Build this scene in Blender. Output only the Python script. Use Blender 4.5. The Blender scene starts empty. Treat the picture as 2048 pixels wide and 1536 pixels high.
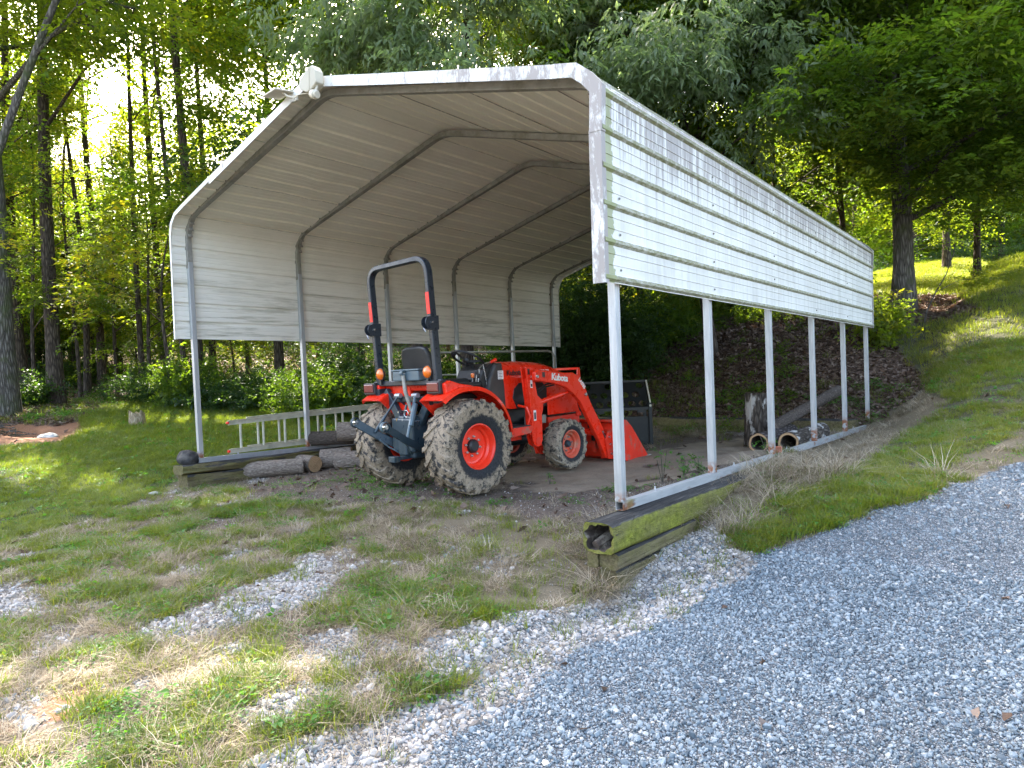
import bpy, bmesh, math, random
import numpy as np
from mathutils import Vector, Matrix, Euler, noise as mnoise

SC = bpy.context.scene
COL = SC.collection
R = math.radians
rng = np.random.default_rng(7)
random.seed(7)

# ------------------------------------------------------------------ camera, sky, sun, exposure
CP = np.array([8.0781, -3.6513, 0.8668])
YAW, PITCH, ROLL, FPX = 0.6921, -0.0176, -0.0429, 1286.96
cd = bpy.data.cameras.new('camera')
cam = bpy.data.objects.new('camera', cd)
COL.objects.link(cam)
M3 = (Matrix.Rotation(YAW, 3, 'Z') @ Matrix.Rotation(math.pi / 2 + PITCH, 3, 'X') @ Matrix.Rotation(ROLL, 3, 'Z'))
cam.matrix_world = Matrix.Translation(Vector(CP)) @ M3.to_4x4()
cd.sensor_width = 36.0
cd.lens = FPX / 2048 * 36.0
cd.clip_end = 1000
cd.clip_start = 0.05
SC.camera = cam

SUN_EL = R(44)
SUN_AZ = np.array([-0.897, 0.443])          # horizontal direction towards the sun
world = bpy.data.worlds.new("World")
SC.world = world
world.use_nodes = True
wn = world.node_tree
bg = wn.nodes['Background']
sky = wn.nodes.new('ShaderNodeTexSky')
sky.sky_type = 'NISHITA'
sky.sun_disc = False
sky.sun_elevation = SUN_EL
sky.sun_rotation = math.atan2(SUN_AZ[0], SUN_AZ[1])
sky.air_density = 1.0
sky.dust_density = 6.0
sky.ozone_density = 0.0
wn.links.new(sky.outputs[0], bg.inputs[0])
bg.inputs[1].default_value = 0.15
sd = bpy.data.lights.new('sun', 'SUN')
sd.energy = 3.4
sd.angle = R(0.5)
sd.color = (1.0, 0.93, 0.80)
sun = bpy.data.objects.new('sun', sd)
COL.objects.link(sun)
sv = Vector((SUN_AZ[0] * math.cos(SUN_EL), SUN_AZ[1] * math.cos(SUN_EL), math.sin(SUN_EL)))
sun.rotation_euler = sv.to_track_quat('Z', 'Y').to_euler()
sun.location = (-20, 10, 30)
SC.view_settings.view_transform = 'Standard'
SC.view_settings.look = 'None'
SC.view_settings.exposure = 3.22
SC.view_settings.gamma = 1.0
SC.view_settings.use_curve_mapping = False
SC.cycles.use_denoising = True
SC.cycles.max_bounces = 6
SC.cycles.diffuse_bounces = 5
SC.cycles.glossy_bounces = 2
SC.cycles.transmission_bounces = 4
SC.cycles.transparent_max_bounces = 4
SC.cycles.caustics_reflective = False
SC.cycles.caustics_refractive = False
SC.cycles.sample_clamp_indirect = 6.0
SC.cycles.use_adaptive_sampling = False

# ------------------------------------------------------------------ small maths
def ss(a, b, t):
    t = np.clip((np.asarray(t, float) - a) / (b - a), 0, 1)
    return t * t * (3 - 2 * t)

def _hash2(ix, iy, seed):
    n = (ix * 374761393 + iy * 668265263 + seed * 1442695041) & 0x7fffffff
    n = ((n ^ (n >> 13)) * 1274126177) & 0x7fffffff
    return ((n ^ (n >> 16)) & 0xffff) / 65535.0

def vnoise(x, y, seed=0):
    x = np.asarray(x, float); y = np.asarray(y, float)
    ix = np.floor(x).astype(np.int64); iy = np.floor(y).astype(np.int64)
    fx = x - ix; fy = y - iy
    fx = fx * fx * (3 - 2 * fx); fy = fy * fy * (3 - 2 * fy)
    a = _hash2(ix, iy, seed); b = _hash2(ix + 1, iy, seed); c = _hash2(ix, iy + 1, seed); d = _hash2(ix + 1, iy + 1, seed)
    return (a * (1 - fx) + b * fx) * (1 - fy) + (c * (1 - fx) + d * fx) * fy

def fbm(x, y, seed=0, octv=4):
    s = 0; a = 0.5; t = 0
    for i in range(octv):
        s = s + a * vnoise(x * 2 ** i, y * 2 ** i, seed + i * 17); t += a; a *= 0.5
    return s / t

# ------------------------------------------------------------------ terrain height (metres; 0 = top of the right base rail)
def H(x, y, detail=True):
    x = np.asarray(x, float); y = np.asarray(y, float)
    h = -0.37 + 0.05 * ss(0, 6, y)
    h = h - 0.06 * ss(0, -2.5, y) * ss(2, 6, x) + 0.055 * ss(-.9, .3, y) * ss(.2, 1.2, x)
    h = h + 0.20 * ss(4.5, 5.8, x) * ss(0.5, 2.4, y) * (1 - ss(3.2, 4.8, y))
    dl = np.maximum(0, -1 - x)
    h = h + 0.075 * dl + 0.03 * np.maximum(0, dl - 14)
    # bank behind the carport
    b = 0.42 * np.clip(y - 7.45, 0, 4.9) + 0.15 * np.clip(y - 12.35, 0, 30)
    wl = ss(-4.5, 1.5, x)
    b = b * wl + (1 - wl) * (0.05 * np.maximum(0, y - 4))
    h = h + b + 0.18 * ss(7.2, 7.6, y) * ss(0, 2, x)
    # verge and slope on the right of the rail
    v = -0.46 + 0.36 * ss(-0.5, 2.3, y) - 0.02 * np.clip(y - 2.3, 0, 5)
    v = v + np.clip(y - 2.6, 0, 5.4) * 0.14 * ss(6.05, 8.2, x) + ss(6.1, 7.0, x) * (1 - .8 * ss(7.0, 8.4, x)) * 0.22 * np.clip(y - 5.5, 0, 2.2)
    vb = 0.27 * np.clip(y - 7.7, 0, 5.3) + 0.2 * np.clip(y - 13, 0, 7) + 0.10 * np.clip(y - 20, 0, 40)
    v = v + vb
    wy = ss(6.6, 9.0, y)
    w = ss(6.0 - 1.6 * wy, 6.14 + 2.2 * wy, x)
    h = h * (1 - w) + v * w
    h = np.where(np.sqrt((x + 9.0) ** 2 + (y - 0.2) ** 2) < 6, h - 0.28 * np.exp(-(((x + 8.3) / 1.3) ** 2 + ((y - 0.15) / .45) ** 2)), h)
    h = h - .10 * np.exp(-((x - 6.02) / .35) ** 2 - ((y + .45) / .45) ** 2)
    if detail:
        h = h + 0.035 * (fbm(x * 0.9, y * 0.9, 3, 3) - 0.5) + 0.03 * (fbm(x * 5, y * 5, 9, 3) - 0.5)
        far = ss(16, 40, np.hypot(x - 4, y))
        h = h + far * 0.6 * (fbm(x * .12, y * .12, 5, 3) - .5)
    return h

def h1(x, y):
    return float(H(np.array([x]), np.array([y]))[0])

RC = np.array(M3)
def pix(x, y, z):
    """photograph pixel of a world point, used to find which ground cover the place has there"""
    v = np.stack([x - CP[0], y - CP[1], z - CP[2]], -1) @ RC
    d = -v[..., 2]
    dd = np.where(d > 0.25, d, 0.25)
    return 1024 + FPX * v[..., 0] / dd, 768 - FPX * v[..., 1] / dd, d

def inpoly(px, py, P):
    n = len(P); c = np.zeros(px.shape, bool)
    j = n - 1
    for i in range(n):
        xi, yi = P[i]; xj, yj = P[j]
        if yi != yj:
            t = ((yi > py) != (yj > py)) & (px < (xj - xi) * (py - yi) / (yj - yi) + xi)
            c ^= t
        j = i
    return c

POLY = dict(
 lawn=[(-900, 800), (120, 855), (300, 800), (400, 765), (740, 772), (740, 890), (480, 915), (350, 945), (330, 985), (170, 1045), (0, 1088), (-900, 1330)],
 drive=[(2600, 820), (2048, 925), (1900, 968), (1800, 1005), (1700, 1040), (1600, 1085), (1500, 1108), (1455, 1085), (1420, 1040), (1330, 1085), (1250, 1180), (1120, 1205), (1040, 1225), (985, 1290), (900, 1370), (790, 1420), (640, 1470), (500, 1540), (380, 1700), (200, 2400), (4500, 2400), (4500, 820)],
 blue=[(4500, 820), (2600, 820), (2048, 925), (1700, 1040), (1500, 1108), (1470, 1160), (1330, 1230), (1180, 1290), (1080, 1400), (900, 1480), (700, 1700), (200, 2400), (4500, 2400)],
 pa=[(270, 1250), (420, 1205), (560, 1140), (600, 1095), (650, 1110), (695, 1140), (600, 1200), (480, 1240), (400, 1290), (280, 1290)],
 pb=[(-60, 1195), (60, 1180), (130, 1212), (90, 1240), (-60, 1250)],
 pc=[(850, 1290), (960, 1240), (1030, 1250), (980, 1310), (850, 1370)],
 pd=[(480, 1400), (600, 1360), (700, 1370), (640, 1430), (470, 1470)],
 pe=[(600, 1275), (700, 1262), (760, 1290), (640, 1330)],
 pf=[(860, 1085), (960, 1070), (1050, 1110), (1010, 1160), (880, 1130)],
 straw=[(700, 1010), (900, 1000), (1180, 1030), (1200, 1150), (1260, 1190), (1000, 1225), (900, 1150), (740, 1090)],
 straw2=[(1330, 1090), (1400, 1010), (1480, 950), (1600, 890), (1740, 845), (1850, 780), (1900, 800), (1800, 880), (1700, 945), (1560, 1000), (1480, 1070), (1400, 1120)],
 straw3=[(1850, 950), (2048, 860), (2500, 760), (2500, 850), (2048, 925), (1880, 975)],
 strip=[(1450, 1060), (1560, 990), (1700, 935), (1900, 810), (2048, 730), (2600, 500), (2600, 850), (2048, 925), (1700, 1042), (1500, 1108)],
 hill=[(1760, 660), (1960, 625), (1900, 560), (1780, 510), (1780, 380), (2048, 300), (2600, 150), (2600, 900), (1900, 830), (1850, 760)],
 litter=[(900, 900), (900, 560), (1850, 480), (1960, 580), (1960, 622), (1760, 662), (1860, 770), (1740, 850), (1690, 862), (1300, 856)],
 sand=[(960, 975), (1040, 925), (1290, 900), (1490, 875), (1545, 900), (1430, 940), (1260, 972), (1090, 985)],
 soil=[(480, 975), (600, 935), (700, 920), (1100, 880), (1560, 870), (1540, 925), (1440, 965), (1260, 1020), (1180, 1045), (900, 1005), (700, 1010), (520, 1000)],
 red=[(-500, 1340), (100, 1350), (320, 1400), (420, 1500), (430, 1700), (-500, 1800)],
 hole=[(-200, 845), (60, 838), (175, 842), (180, 862), (120, 888), (60, 893), (-200, 905)],
)

def cover(x, y, z=None):
    """ground cover weights at world x,y"""
    if z is None: z = H(x, y)
    px, py, d = pix(x, y, z)
    sc = 1.0 / np.clip(d, 1, 40) * FPX
    wx = (fbm(x * 2.3, y * 2.3, 21) - .5) * 0.45 + (fbm(x * 9, y * 9, 22) - .5) * 0.22
    wy = (fbm(x * 2.3, y * 2.3, 31) - .5) * 0.45 + (fbm(x * 9, y * 9, 32) - .5) * 0.22
    qx = px + wx * sc * 0.55; qy = py + wy * sc * 0.22
    P = {k: inpoly(qx, qy, v).astype(float) for k, v in POLY.items()}
    behind = d < 0.6
    n1 = fbm(x * 1.3, y * 1.3, 41); n2 = fbm(x * 3.1, y * 3.1, 51); n3 = fbm(x * 7, y * 7, 61, 3)
    W = {}
    drive = np.where(behind, 1.0, P['drive'])
    patch = np.clip(P['pa'] + P['pb'] + P['pc'] + P['pd'] + P['pe'] * .8 + P['pf'] * .35, 0, 1)
    blue = np.where(behind, 1.0, P['blue']) * drive
    W['blue'] = blue
    W['tan'] = np.clip(drive - blue + patch * (n2 > .30), 0, 1)
    g = np.clip(W['blue'] + W['tan'], 0, 1)
    inside = P['soil'] * (1 - g)
    sand = P['sand'] * (n2 > .30)
    litter = P['litter']
    P['hill'] = np.where((d > 17) & (px > 1690), 1.0, P['hill'])
    far = ((d > 13.5) & (P['lawn'] + P['hill'] + P['strip'] < .5)).astype(float)
    litter = np.clip(litter + far, 0, 1) * (1 - g)
    hole = P['hole']
    red = P['red'] * (n1 > .40) * (1 - g)
    straw = np.clip(P['straw'] * (n2 > .33) + P['straw2'] + P['straw3'], 0, 1) * (1 - g)
    lush = np.clip(P['lawn'] + P['strip'] + P['hill'], 0, 1) * (1 - g) * (1 - hole)
    rest = (1 - g) * (1 - np.clip(inside + litter + lush + straw + hole, 0, 1))
    W['lush'] = lush * (1 - .9 * straw)
    W['dry'] = np.clip(straw + rest * ss(.40, .54, n1 * .55 + n2 * .45), 0, 1) * (1 - inside)
    W['mix'] = rest * (n3 * .45 + n2 * .55 >.535)
    W['bare'] = rest * (1 - W['mix'])
    W['tan'] = np.clip(W['tan'] + rest * (n3 * .4 + n2 * .6 < .385) * (n1 > .35) * .8, 0, 1)
    W['litter'] = litter * (1 - lush)
    W['sand'] = sand * (1 - litter)
    W['soil'] = np.clip(inside * (1 - sand), 0, 1)
    W['red'] = np.clip(red * (1 - .5 * W['mix']) + hole, 0, 1)
    W['d'] = d; W['px'] = px; W['py'] = py
    W['n1'] = n1; W['n2'] = n2
    return W

# ------------------------------------------------------------------ node material helpers
def newmat(name):
    m = bpy.data.materials.new(name); m.use_nodes = True
    nt = m.node_tree
    b = nt.nodes['Principled BSDF']
    return m, nt, b

def N(nt, typ, **kw):
    n = nt.nodes.new(typ)
    for k, v in kw.items():
        if k == 'inp':
            for a, c in v.items(): n.inputs[a].default_value = c
        else: setattr(n, k, v)
    return n

def L(nt, a, b): nt.links.new(a, b)

def ramp(nt, fac, stops, interp='LINEAR'):
    r = nt.nodes.new('ShaderNodeValToRGB'); r.color_ramp.interpolation = interp
    e = r.color_ramp.elements
    while len(e) > 1: e.remove(e[0])
    e[0].position = stops[0][0]; e[0].color = (*stops[0][1], 1)
    for p, c in stops[1:]:
        k = e.new(p); k.color = (*c, 1)
    nt.links.new(fac, r.inputs[0]); return r.outputs[0]

def g3(v): return (v, v, v)

def mixc(nt, fac, a, b, mode='MIX'):
    m = nt.nodes.new('ShaderNodeMix'); m.data_type = 'RGBA'; m.blend_type = mode
    for s, v in ((0, fac), (6, a), (7, b)):
        if isinstance(v, (float, int)): m.inputs[s].default_value = v
        elif isinstance(v, tuple): m.inputs[s].default_value = (*v, 1) if len(v) == 3 else v
        else: nt.links.new(v, m.inputs[s])
    return m.outputs[2]

def coords(nt, kind='Object', scale=(1, 1, 1), rot=(0, 0, 0)):
    t = nt.nodes.new('ShaderNodeTexCoord')
    if kind == 'World':
        g = nt.nodes.new('ShaderNodeNewGeometry'); src = g.outputs['Position']
    else: src = t.outputs[kind]
    m = nt.nodes.new('ShaderNodeMapping'); m.inputs['Scale'].default_value = scale; m.inputs['Rotation'].default_value = rot
    nt.links.new(src, m.inputs[0]); return m.outputs[0]

def noise(nt, co, scale=5, detail=4, rough=.55, dist=0):
    n = nt.nodes.new('ShaderNodeTexNoise'); n.inputs['Scale'].default_value = scale; n.inputs['Detail'].default_value = detail
    n.inputs['Roughness'].default_value = rough; n.inputs['Distortion'].default_value = dist
    nt.links.new(co, n.inputs['Vector']); return n.outputs[0]

def voro(nt, co, scale=5, feature='F1', out='Distance'):
    n = nt.nodes.new('ShaderNodeTexVoronoi'); n.feature = feature; n.inputs['Scale'].default_value = scale
    nt.links.new(co, n.inputs['Vector']); return n.outputs[out]

def bump(nt, b, h, strength=.3, dist=.01):
    n = nt.nodes.new('ShaderNodeBump'); n.inputs['Strength'].default_value = strength; n.inputs['Distance'].default_value = dist
    nt.links.new(h, n.inputs['Height']); nt.links.new(n.outputs[0], b.inputs['Normal'])

def math_(nt, op, a, b=None, clamp=False):
    n = nt.nodes.new('ShaderNodeMath'); n.operation = op; n.use_clamp = clamp
    for i, v in enumerate((a, b)):
        if v is None: continue
        if isinstance(v, (int, float)): n.inputs[i].default_value = v
        else: nt.links.new(v, n.inputs[i])
    return n.outputs[0]

def simple(name, col, rough=.5, metal=0, var=.25, scale=8, bstr=.15, bscale=60, dirt=None, dscale=3, dlo=.55, dhi=.7, coat=0, spec=.5, kind='Object'):
    m, nt, b = newmat(name)
    co = coords(nt, kind)
    n = noise(nt, co, scale, 5)
    c = tuple(max(0, x * (1 - var)) for x in col); c2 = tuple(min(1, x * (1 + var)) for x in col)
    out = ramp(nt, n, [(.3, c), (.7, c2)])
    if dirt:
        n2 = noise(nt, co, dscale, 6, .65)
        f = ramp(nt, n2, [(dlo, g3(0)), (dhi, g3(1))])
        out = mixc(nt, f, out, dirt)
    nt.links.new(out, b.inputs['Base Color'])
    b.inputs['Metallic'].default_value = metal
    rr = ramp(nt, noise(nt, co, scale * 2.3, 3), [(.3, g3(max(.02, rough - .12))), (.7, g3(min(1, rough + .12)))])
    nt.links.new(rr, b.inputs['Roughness'])
    b.inputs['Coat Weight'].default_value = coat
    b.inputs['Specular IOR Level'].default_value = spec
    if bstr: bump(nt, b, noise(nt, co, bscale, 4), bstr, .004)
    return m

def leafmat(name, cols, trans=.45, rough=.45, attr='tint', transcol=(2.9, 3.0, .55)):
    """leaf: diffuse + translucent + a little gloss; colour varies by the instancer's tint"""
    m, nt, b = newmat(name)
    a = nt.nodes.new('ShaderNodeAttribute'); a.attribute_type = 'INSTANCER'; a.attribute_name = attr
    geo = nt.nodes.new('ShaderNodeNewGeometry')
    mx = math_(nt, 'ADD', math_(nt, 'MULTIPLY', a.outputs['Fac'], .75), math_(nt, 'MULTIPLY', geo.outputs['Random Per Island'], .25))
    k = len(cols)
    col = ramp(nt, mx, [(i / (k - 1), c) for i, c in enumerate(cols)])
    L(nt, col, b.inputs['Base Color'])
    b.inputs['Roughness'].default_value = rough
    b.inputs['Specular IOR Level'].default_value = .35
    t = nt.nodes.new('ShaderNodeBsdfTranslucent')
    tc = mixc(nt, 1.0, col, transcol, 'MULTIPLY')
    L(nt, tc, t.inputs[0])
    ms = nt.nodes.new('ShaderNodeMixShader'); ms.inputs[0].default_value = trans
    L(nt, b.outputs[0], ms.inputs[1]); L(nt, t.outputs[0], ms.inputs[2])
    L(nt, ms.outputs[0], nt.nodes['Material Output'].inputs[0])
    return m

# ------------------------------------------------------------------ mesh builder
class MB:
    def __init__(s): s.v = []; s.f = []; s.m = []; s.cur = 0
    def add(s, vs, fs, T=None):
        o = len(s.v)
        if T is not None: vs = [tuple(T @ Vector(v)) for v in vs]
        s.v += [tuple(v) for v in vs]; s.f += [tuple(o + i for i in f) for f in fs]; s.m += [s.cur] * len(fs); return s
    def box(s, c, d, rot=None, T=None):
        x, y, z = d[0] / 2, d[1] / 2, d[2] / 2
        vs = [Vector((a, b, e)) for a in (-x, x) for b in (-y, y) for e in (-z, z)]
        if rot is not None:
            Rm = Euler(rot).to_matrix(); vs = [Rm @ v for v in vs]
        vs = [v + Vector(c) for v in vs]
        return s.add(vs, [(0, 1, 3, 2), (4, 6, 7, 5), (0, 4, 5, 1), (2, 3, 7, 6), (0, 2, 6, 4), (1, 5, 7, 3)], T)
    def prism(s, out, a, b, axis=0):
        """outline (list of 2D) extruded from a to b along axis; axis 0: outline is (y,z); 1: (x,z); 2: (x,y)"""
        def p(o, t): return (t, o[0], o[1]) if axis == 0 else ((o[0], t, o[1]) if axis == 1 else (o[0], o[1], t))
        n = len(out)
        vs = [p(o, a) for o in out] + [p(o, b) for o in out]
        fs = [(i, (i + 1) % n, n + (i + 1) % n, n + i) for i in range(n)] + [tuple(range(n))[::-1], tuple(range(n, 2 * n))]
        return s.add(vs, fs)
    def tube(s, path, r, n=8, caps=True, sq=None, up=(0, 0, 1), tw=0):
        """r: radius or list; sq=(w,h): rectangular section (w across, h along up-ish)"""
        P = [Vector(p) for p in path]; k = len(P); rs = r if isinstance(r, (list, tuple)) else [r] * k
        rings = []; o = len(s.v); ref = Vector(up)
        for i in range(k):
            t = (P[min(i + 1, k - 1)] - P[max(i - 1, 0)]).normalized()
            if sq is None:
                a = t.cross(ref)
                if a.length < .05: a = t.cross(Vector((1, 0, 0)))
                a.normalize(); b = a.cross(t).normalized()
                ref = b
                ring = [P[i] + (a * math.cos(2 * math.pi * j / n + tw) + b * math.sin(2 * math.pi * j / n + tw)) * rs[i] for j in range(n)]
            else:
                n = 4
                a = Vector(up).normalized(); b = t.cross(a).normalized()
                sc = 1.0
                if 0 < i < k - 1:
                    t1 = (P[i] - P[i - 1]).normalized(); t2 = (P[i + 1] - P[i]).normalized()
                    sc = 1 / max(.5, math.cos(t1.angle(t2) / 2))
                w, h = sq[0] / 2 * (rs[i] or 1), sq[1] / 2 * sc * (rs[i] or 1)
                ring = [P[i] + a * x + b * y for x, y in ((-w, -h), (w, -h), (w, h), (-w, h))]
            rings.append(ring)
        vs = [v for ring in rings for v in ring]
        fs = []
        for i in range(k - 1):
            for j in range(n):
                fs.append((i * n + j, i * n + (j + 1) % n, (i + 1) * n + (j + 1) % n, (i + 1) * n + j))
        if caps: fs += [tuple(range(n))[::-1], tuple(range((k - 1) * n, k * n))]
        return s.add(vs, fs)
    def lathe(s, prof, n=32, axis='X', c=(0, 0, 0), closed=False):
        """prof: list of (along, radius)"""
        vs = []; k = len(prof)
        for i in range(n):
            a = 2 * math.pi * i / n
            for (t, r) in prof:
                x, y = r * math.cos(a), r * math.sin(a)
                v = {'X': (t, x, y), 'Y': (x, t, y), 'Z': (x, y, t)}[axis]
                vs.append((v[0] + c[0], v[1] + c[1], v[2] + c[2]))
        fs = []
        kk = k if closed else k - 1
        for i in range(n):
            for j in range(kk):
                a0 = i * k + j; a1 = i * k + (j + 1) % k; b0 = ((i + 1) % n) * k + j; b1 = ((i + 1) % n) * k + (j + 1) % k
                fs.append((a0, b0, b1, a1))
        return s.add(vs, fs)
    def mesh(s, name, mats, smooth=False):
        me = bpy.data.meshes.new(name); me.from_pydata(s.v, [], s.f)
        for m in (mats if isinstance(mats, (list, tuple)) else [mats]): me.materials.append(m)
        me.polygons.foreach_set('material_index', s.m)
        if smooth is True: me.polygons.foreach_set('use_smooth', [True] * len(s.f))
        me.update(); 
        return me
    def build(s, name, mats, parent=None, smooth=False, bevel=0, auto=None, loc=None, rot=None, weld=False):
        me = s.mesh(name, mats, smooth)
        bm = bmesh.new(); bm.from_mesh(me)
        if weld: bmesh.ops.remove_doubles(bm, verts=bm.verts, dist=1e-5)
        bmesh.ops.recalc_face_normals(bm, faces=bm.faces); bm.to_mesh(me); bm.free()
        if auto:
            me.polygons.foreach_set('use_smooth', [True] * len(me.polygons))
            try: me.set_sharp_from_angle(angle=R(auto))
            except Exception: pass
        o = link(name, me, parent, loc, rot)
        if bevel:
            b = o.modifiers.new('bevel', 'BEVEL'); b.width = bevel; b.segments = 2; b.limit_method = 'ANGLE'; b.angle_limit = R(40)
        return o

def link(name, data, parent=None, loc=None, rot=None):
    o = bpy.data.objects.new(name, data); COL.objects.link(o)
    if parent is not None: o.parent = parent
    if loc is not None: o.location = loc
    if rot is not None: o.rotation_euler = rot
    return o

def empty(name, loc=(0, 0, 0), rot=(0, 0, 0)):
    o = link(name, None, None, loc, rot); o.empty_display_size = .2; return o

def tag(o, label=None, cat=None, group=None, kind=None):
    if label: o['label'] = label
    if cat: o['category'] = cat
    if group: o['group'] = group
    if kind: o['kind'] = kind
    return o

def text(name, body, size, mat, parent, loc, rot, extrude=.0008, offset=0, spacing=1.0, shear=0):
    c = bpy.data.curves.new(name, 'FONT'); c.body = body; c.size = size; c.extrude = extrude; c.offset = offset
    c.space_character = spacing; c.shear = shear; c.align_x = 'LEFT'; c.resolution_u = 3
    tmp = bpy.data.objects.new(name, c); COL.objects.link(tmp)
    me = bpy.data.meshes.new_from_object(tmp.evaluated_get(bpy.context.evaluated_depsgraph_get()))
    bpy.data.objects.remove(tmp)
    me.materials.clear(); me.materials.append(mat)
    return link(name, me, parent, loc, rot)

def fromnp(name, V, F, mat, smooth=False):
    me = bpy.data.meshes.new(name)
    V = np.asarray(V, np.float32); F = np.asarray(F, np.int32)
    me.vertices.add(len(V)); me.vertices.foreach_set('co', V.ravel())
    k = F.shape[1]
    me.loops.add(F.size); me.loops.foreach_set('vertex_index', F.ravel())
    me.polygons.add(len(F)); me.polygons.foreach_set('loop_start', np.arange(len(F), dtype=np.int32) * k)
    try: me.polygons.foreach_set('loop_total', np.full(len(F), k, np.int32))
    except Exception: pass
    if smooth: me.polygons.foreach_set('use_smooth', np.ones(len(F), bool))
    if mat: me.materials.append(mat)
    me.update(calc_edges=True); me.validate()
    return me

# scatter: one object whose points carry instances (ground cover and foliage only)
_groups = {}
def gn_group(colname, coll):
    if colname in _groups: return _groups[colname]
    g = bpy.data.node_groups.new('scatter_' + colname, 'GeometryNodeTree')
    g.interface.new_socket('Geometry', in_out='INPUT', socket_type='NodeSocketGeometry')
    g.interface.new_socket('Geometry', in_out='OUTPUT', socket_type='NodeSocketGeometry')
    gi = g.nodes.new('NodeGroupInput'); go = g.nodes.new('NodeGroupOutput')
    ci = g.nodes.new('GeometryNodeCollectionInfo'); ci.inputs['Collection'].default_value = coll
    ci.inputs['Separate Children'].default_value = True; ci.inputs['Reset Children'].default_value = True
    ip = g.nodes.new('GeometryNodeInstanceOnPoints'); ip.inputs['Pick Instance'].default_value = True
    def attr(nm, t):
        a = g.nodes.new('GeometryNodeInputNamedAttribute'); a.data_type = t; a.inputs['Name'].default_value = nm; return a.outputs[0]
    er = g.nodes.new('FunctionNodeEulerToRotation')
    g.links.new(attr('rot', 'FLOAT_VECTOR'), er.inputs[0])
    g.links.new(gi.outputs[0], ip.inputs['Points'])
    g.links.new(ci.outputs[0], ip.inputs['Instance'])
    g.links.new(attr('idx', 'INT'), ip.inputs['Instance Index'])
    g.links.new(er.outputs[0], ip.inputs['Rotation'])
    g.links.new(attr('scl', 'FLOAT_VECTOR'), ip.inputs['Scale'])
    g.links.new(ip.outputs[0], go.inputs[0])
    _groups[colname] = g
    return g

def library(name, meshes):
    c = bpy.data.collections.new(name)
    for i, me in enumerate(meshes):
        o = bpy.data.objects.new('%s_%02d' % (name, i), me); c.objects.link(o)
    return (name, c, len(meshes))

def scatter(name, P, rot, scl, tint, lib, parent=None, kind='stuff'):
    n = len(P)
    me = bpy.data.meshes.new(name)
    me.vertices.add(n); me.vertices.foreach_set('co', np.asarray(P, np.float32).ravel())
    scl = np.asarray(scl, np.float32)
    if scl.ndim == 1: scl = np.repeat(scl[:, None], 3, 1)
    me.attributes.new('rot', 'FLOAT_VECTOR', 'POINT').data.foreach_set('vector', np.asarray(rot, np.float32).ravel())
    me.attributes.new('scl', 'FLOAT_VECTOR', 'POINT').data.foreach_set('vector', scl.ravel())
    me.attributes.new('tint', 'FLOAT', 'POINT').data.foreach_set('value', np.asarray(tint, np.float32))
    me.attributes.new('idx', 'INT', 'POINT').data.foreach_set('value', rng.integers(0, lib[2], n).astype(np.int32))
    o = link(name, me, parent)
    md = o.modifiers.new('scatter', 'NODES'); md.node_group = gn_group(lib[0], lib[1])
    o['kind'] = kind
    return o

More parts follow.
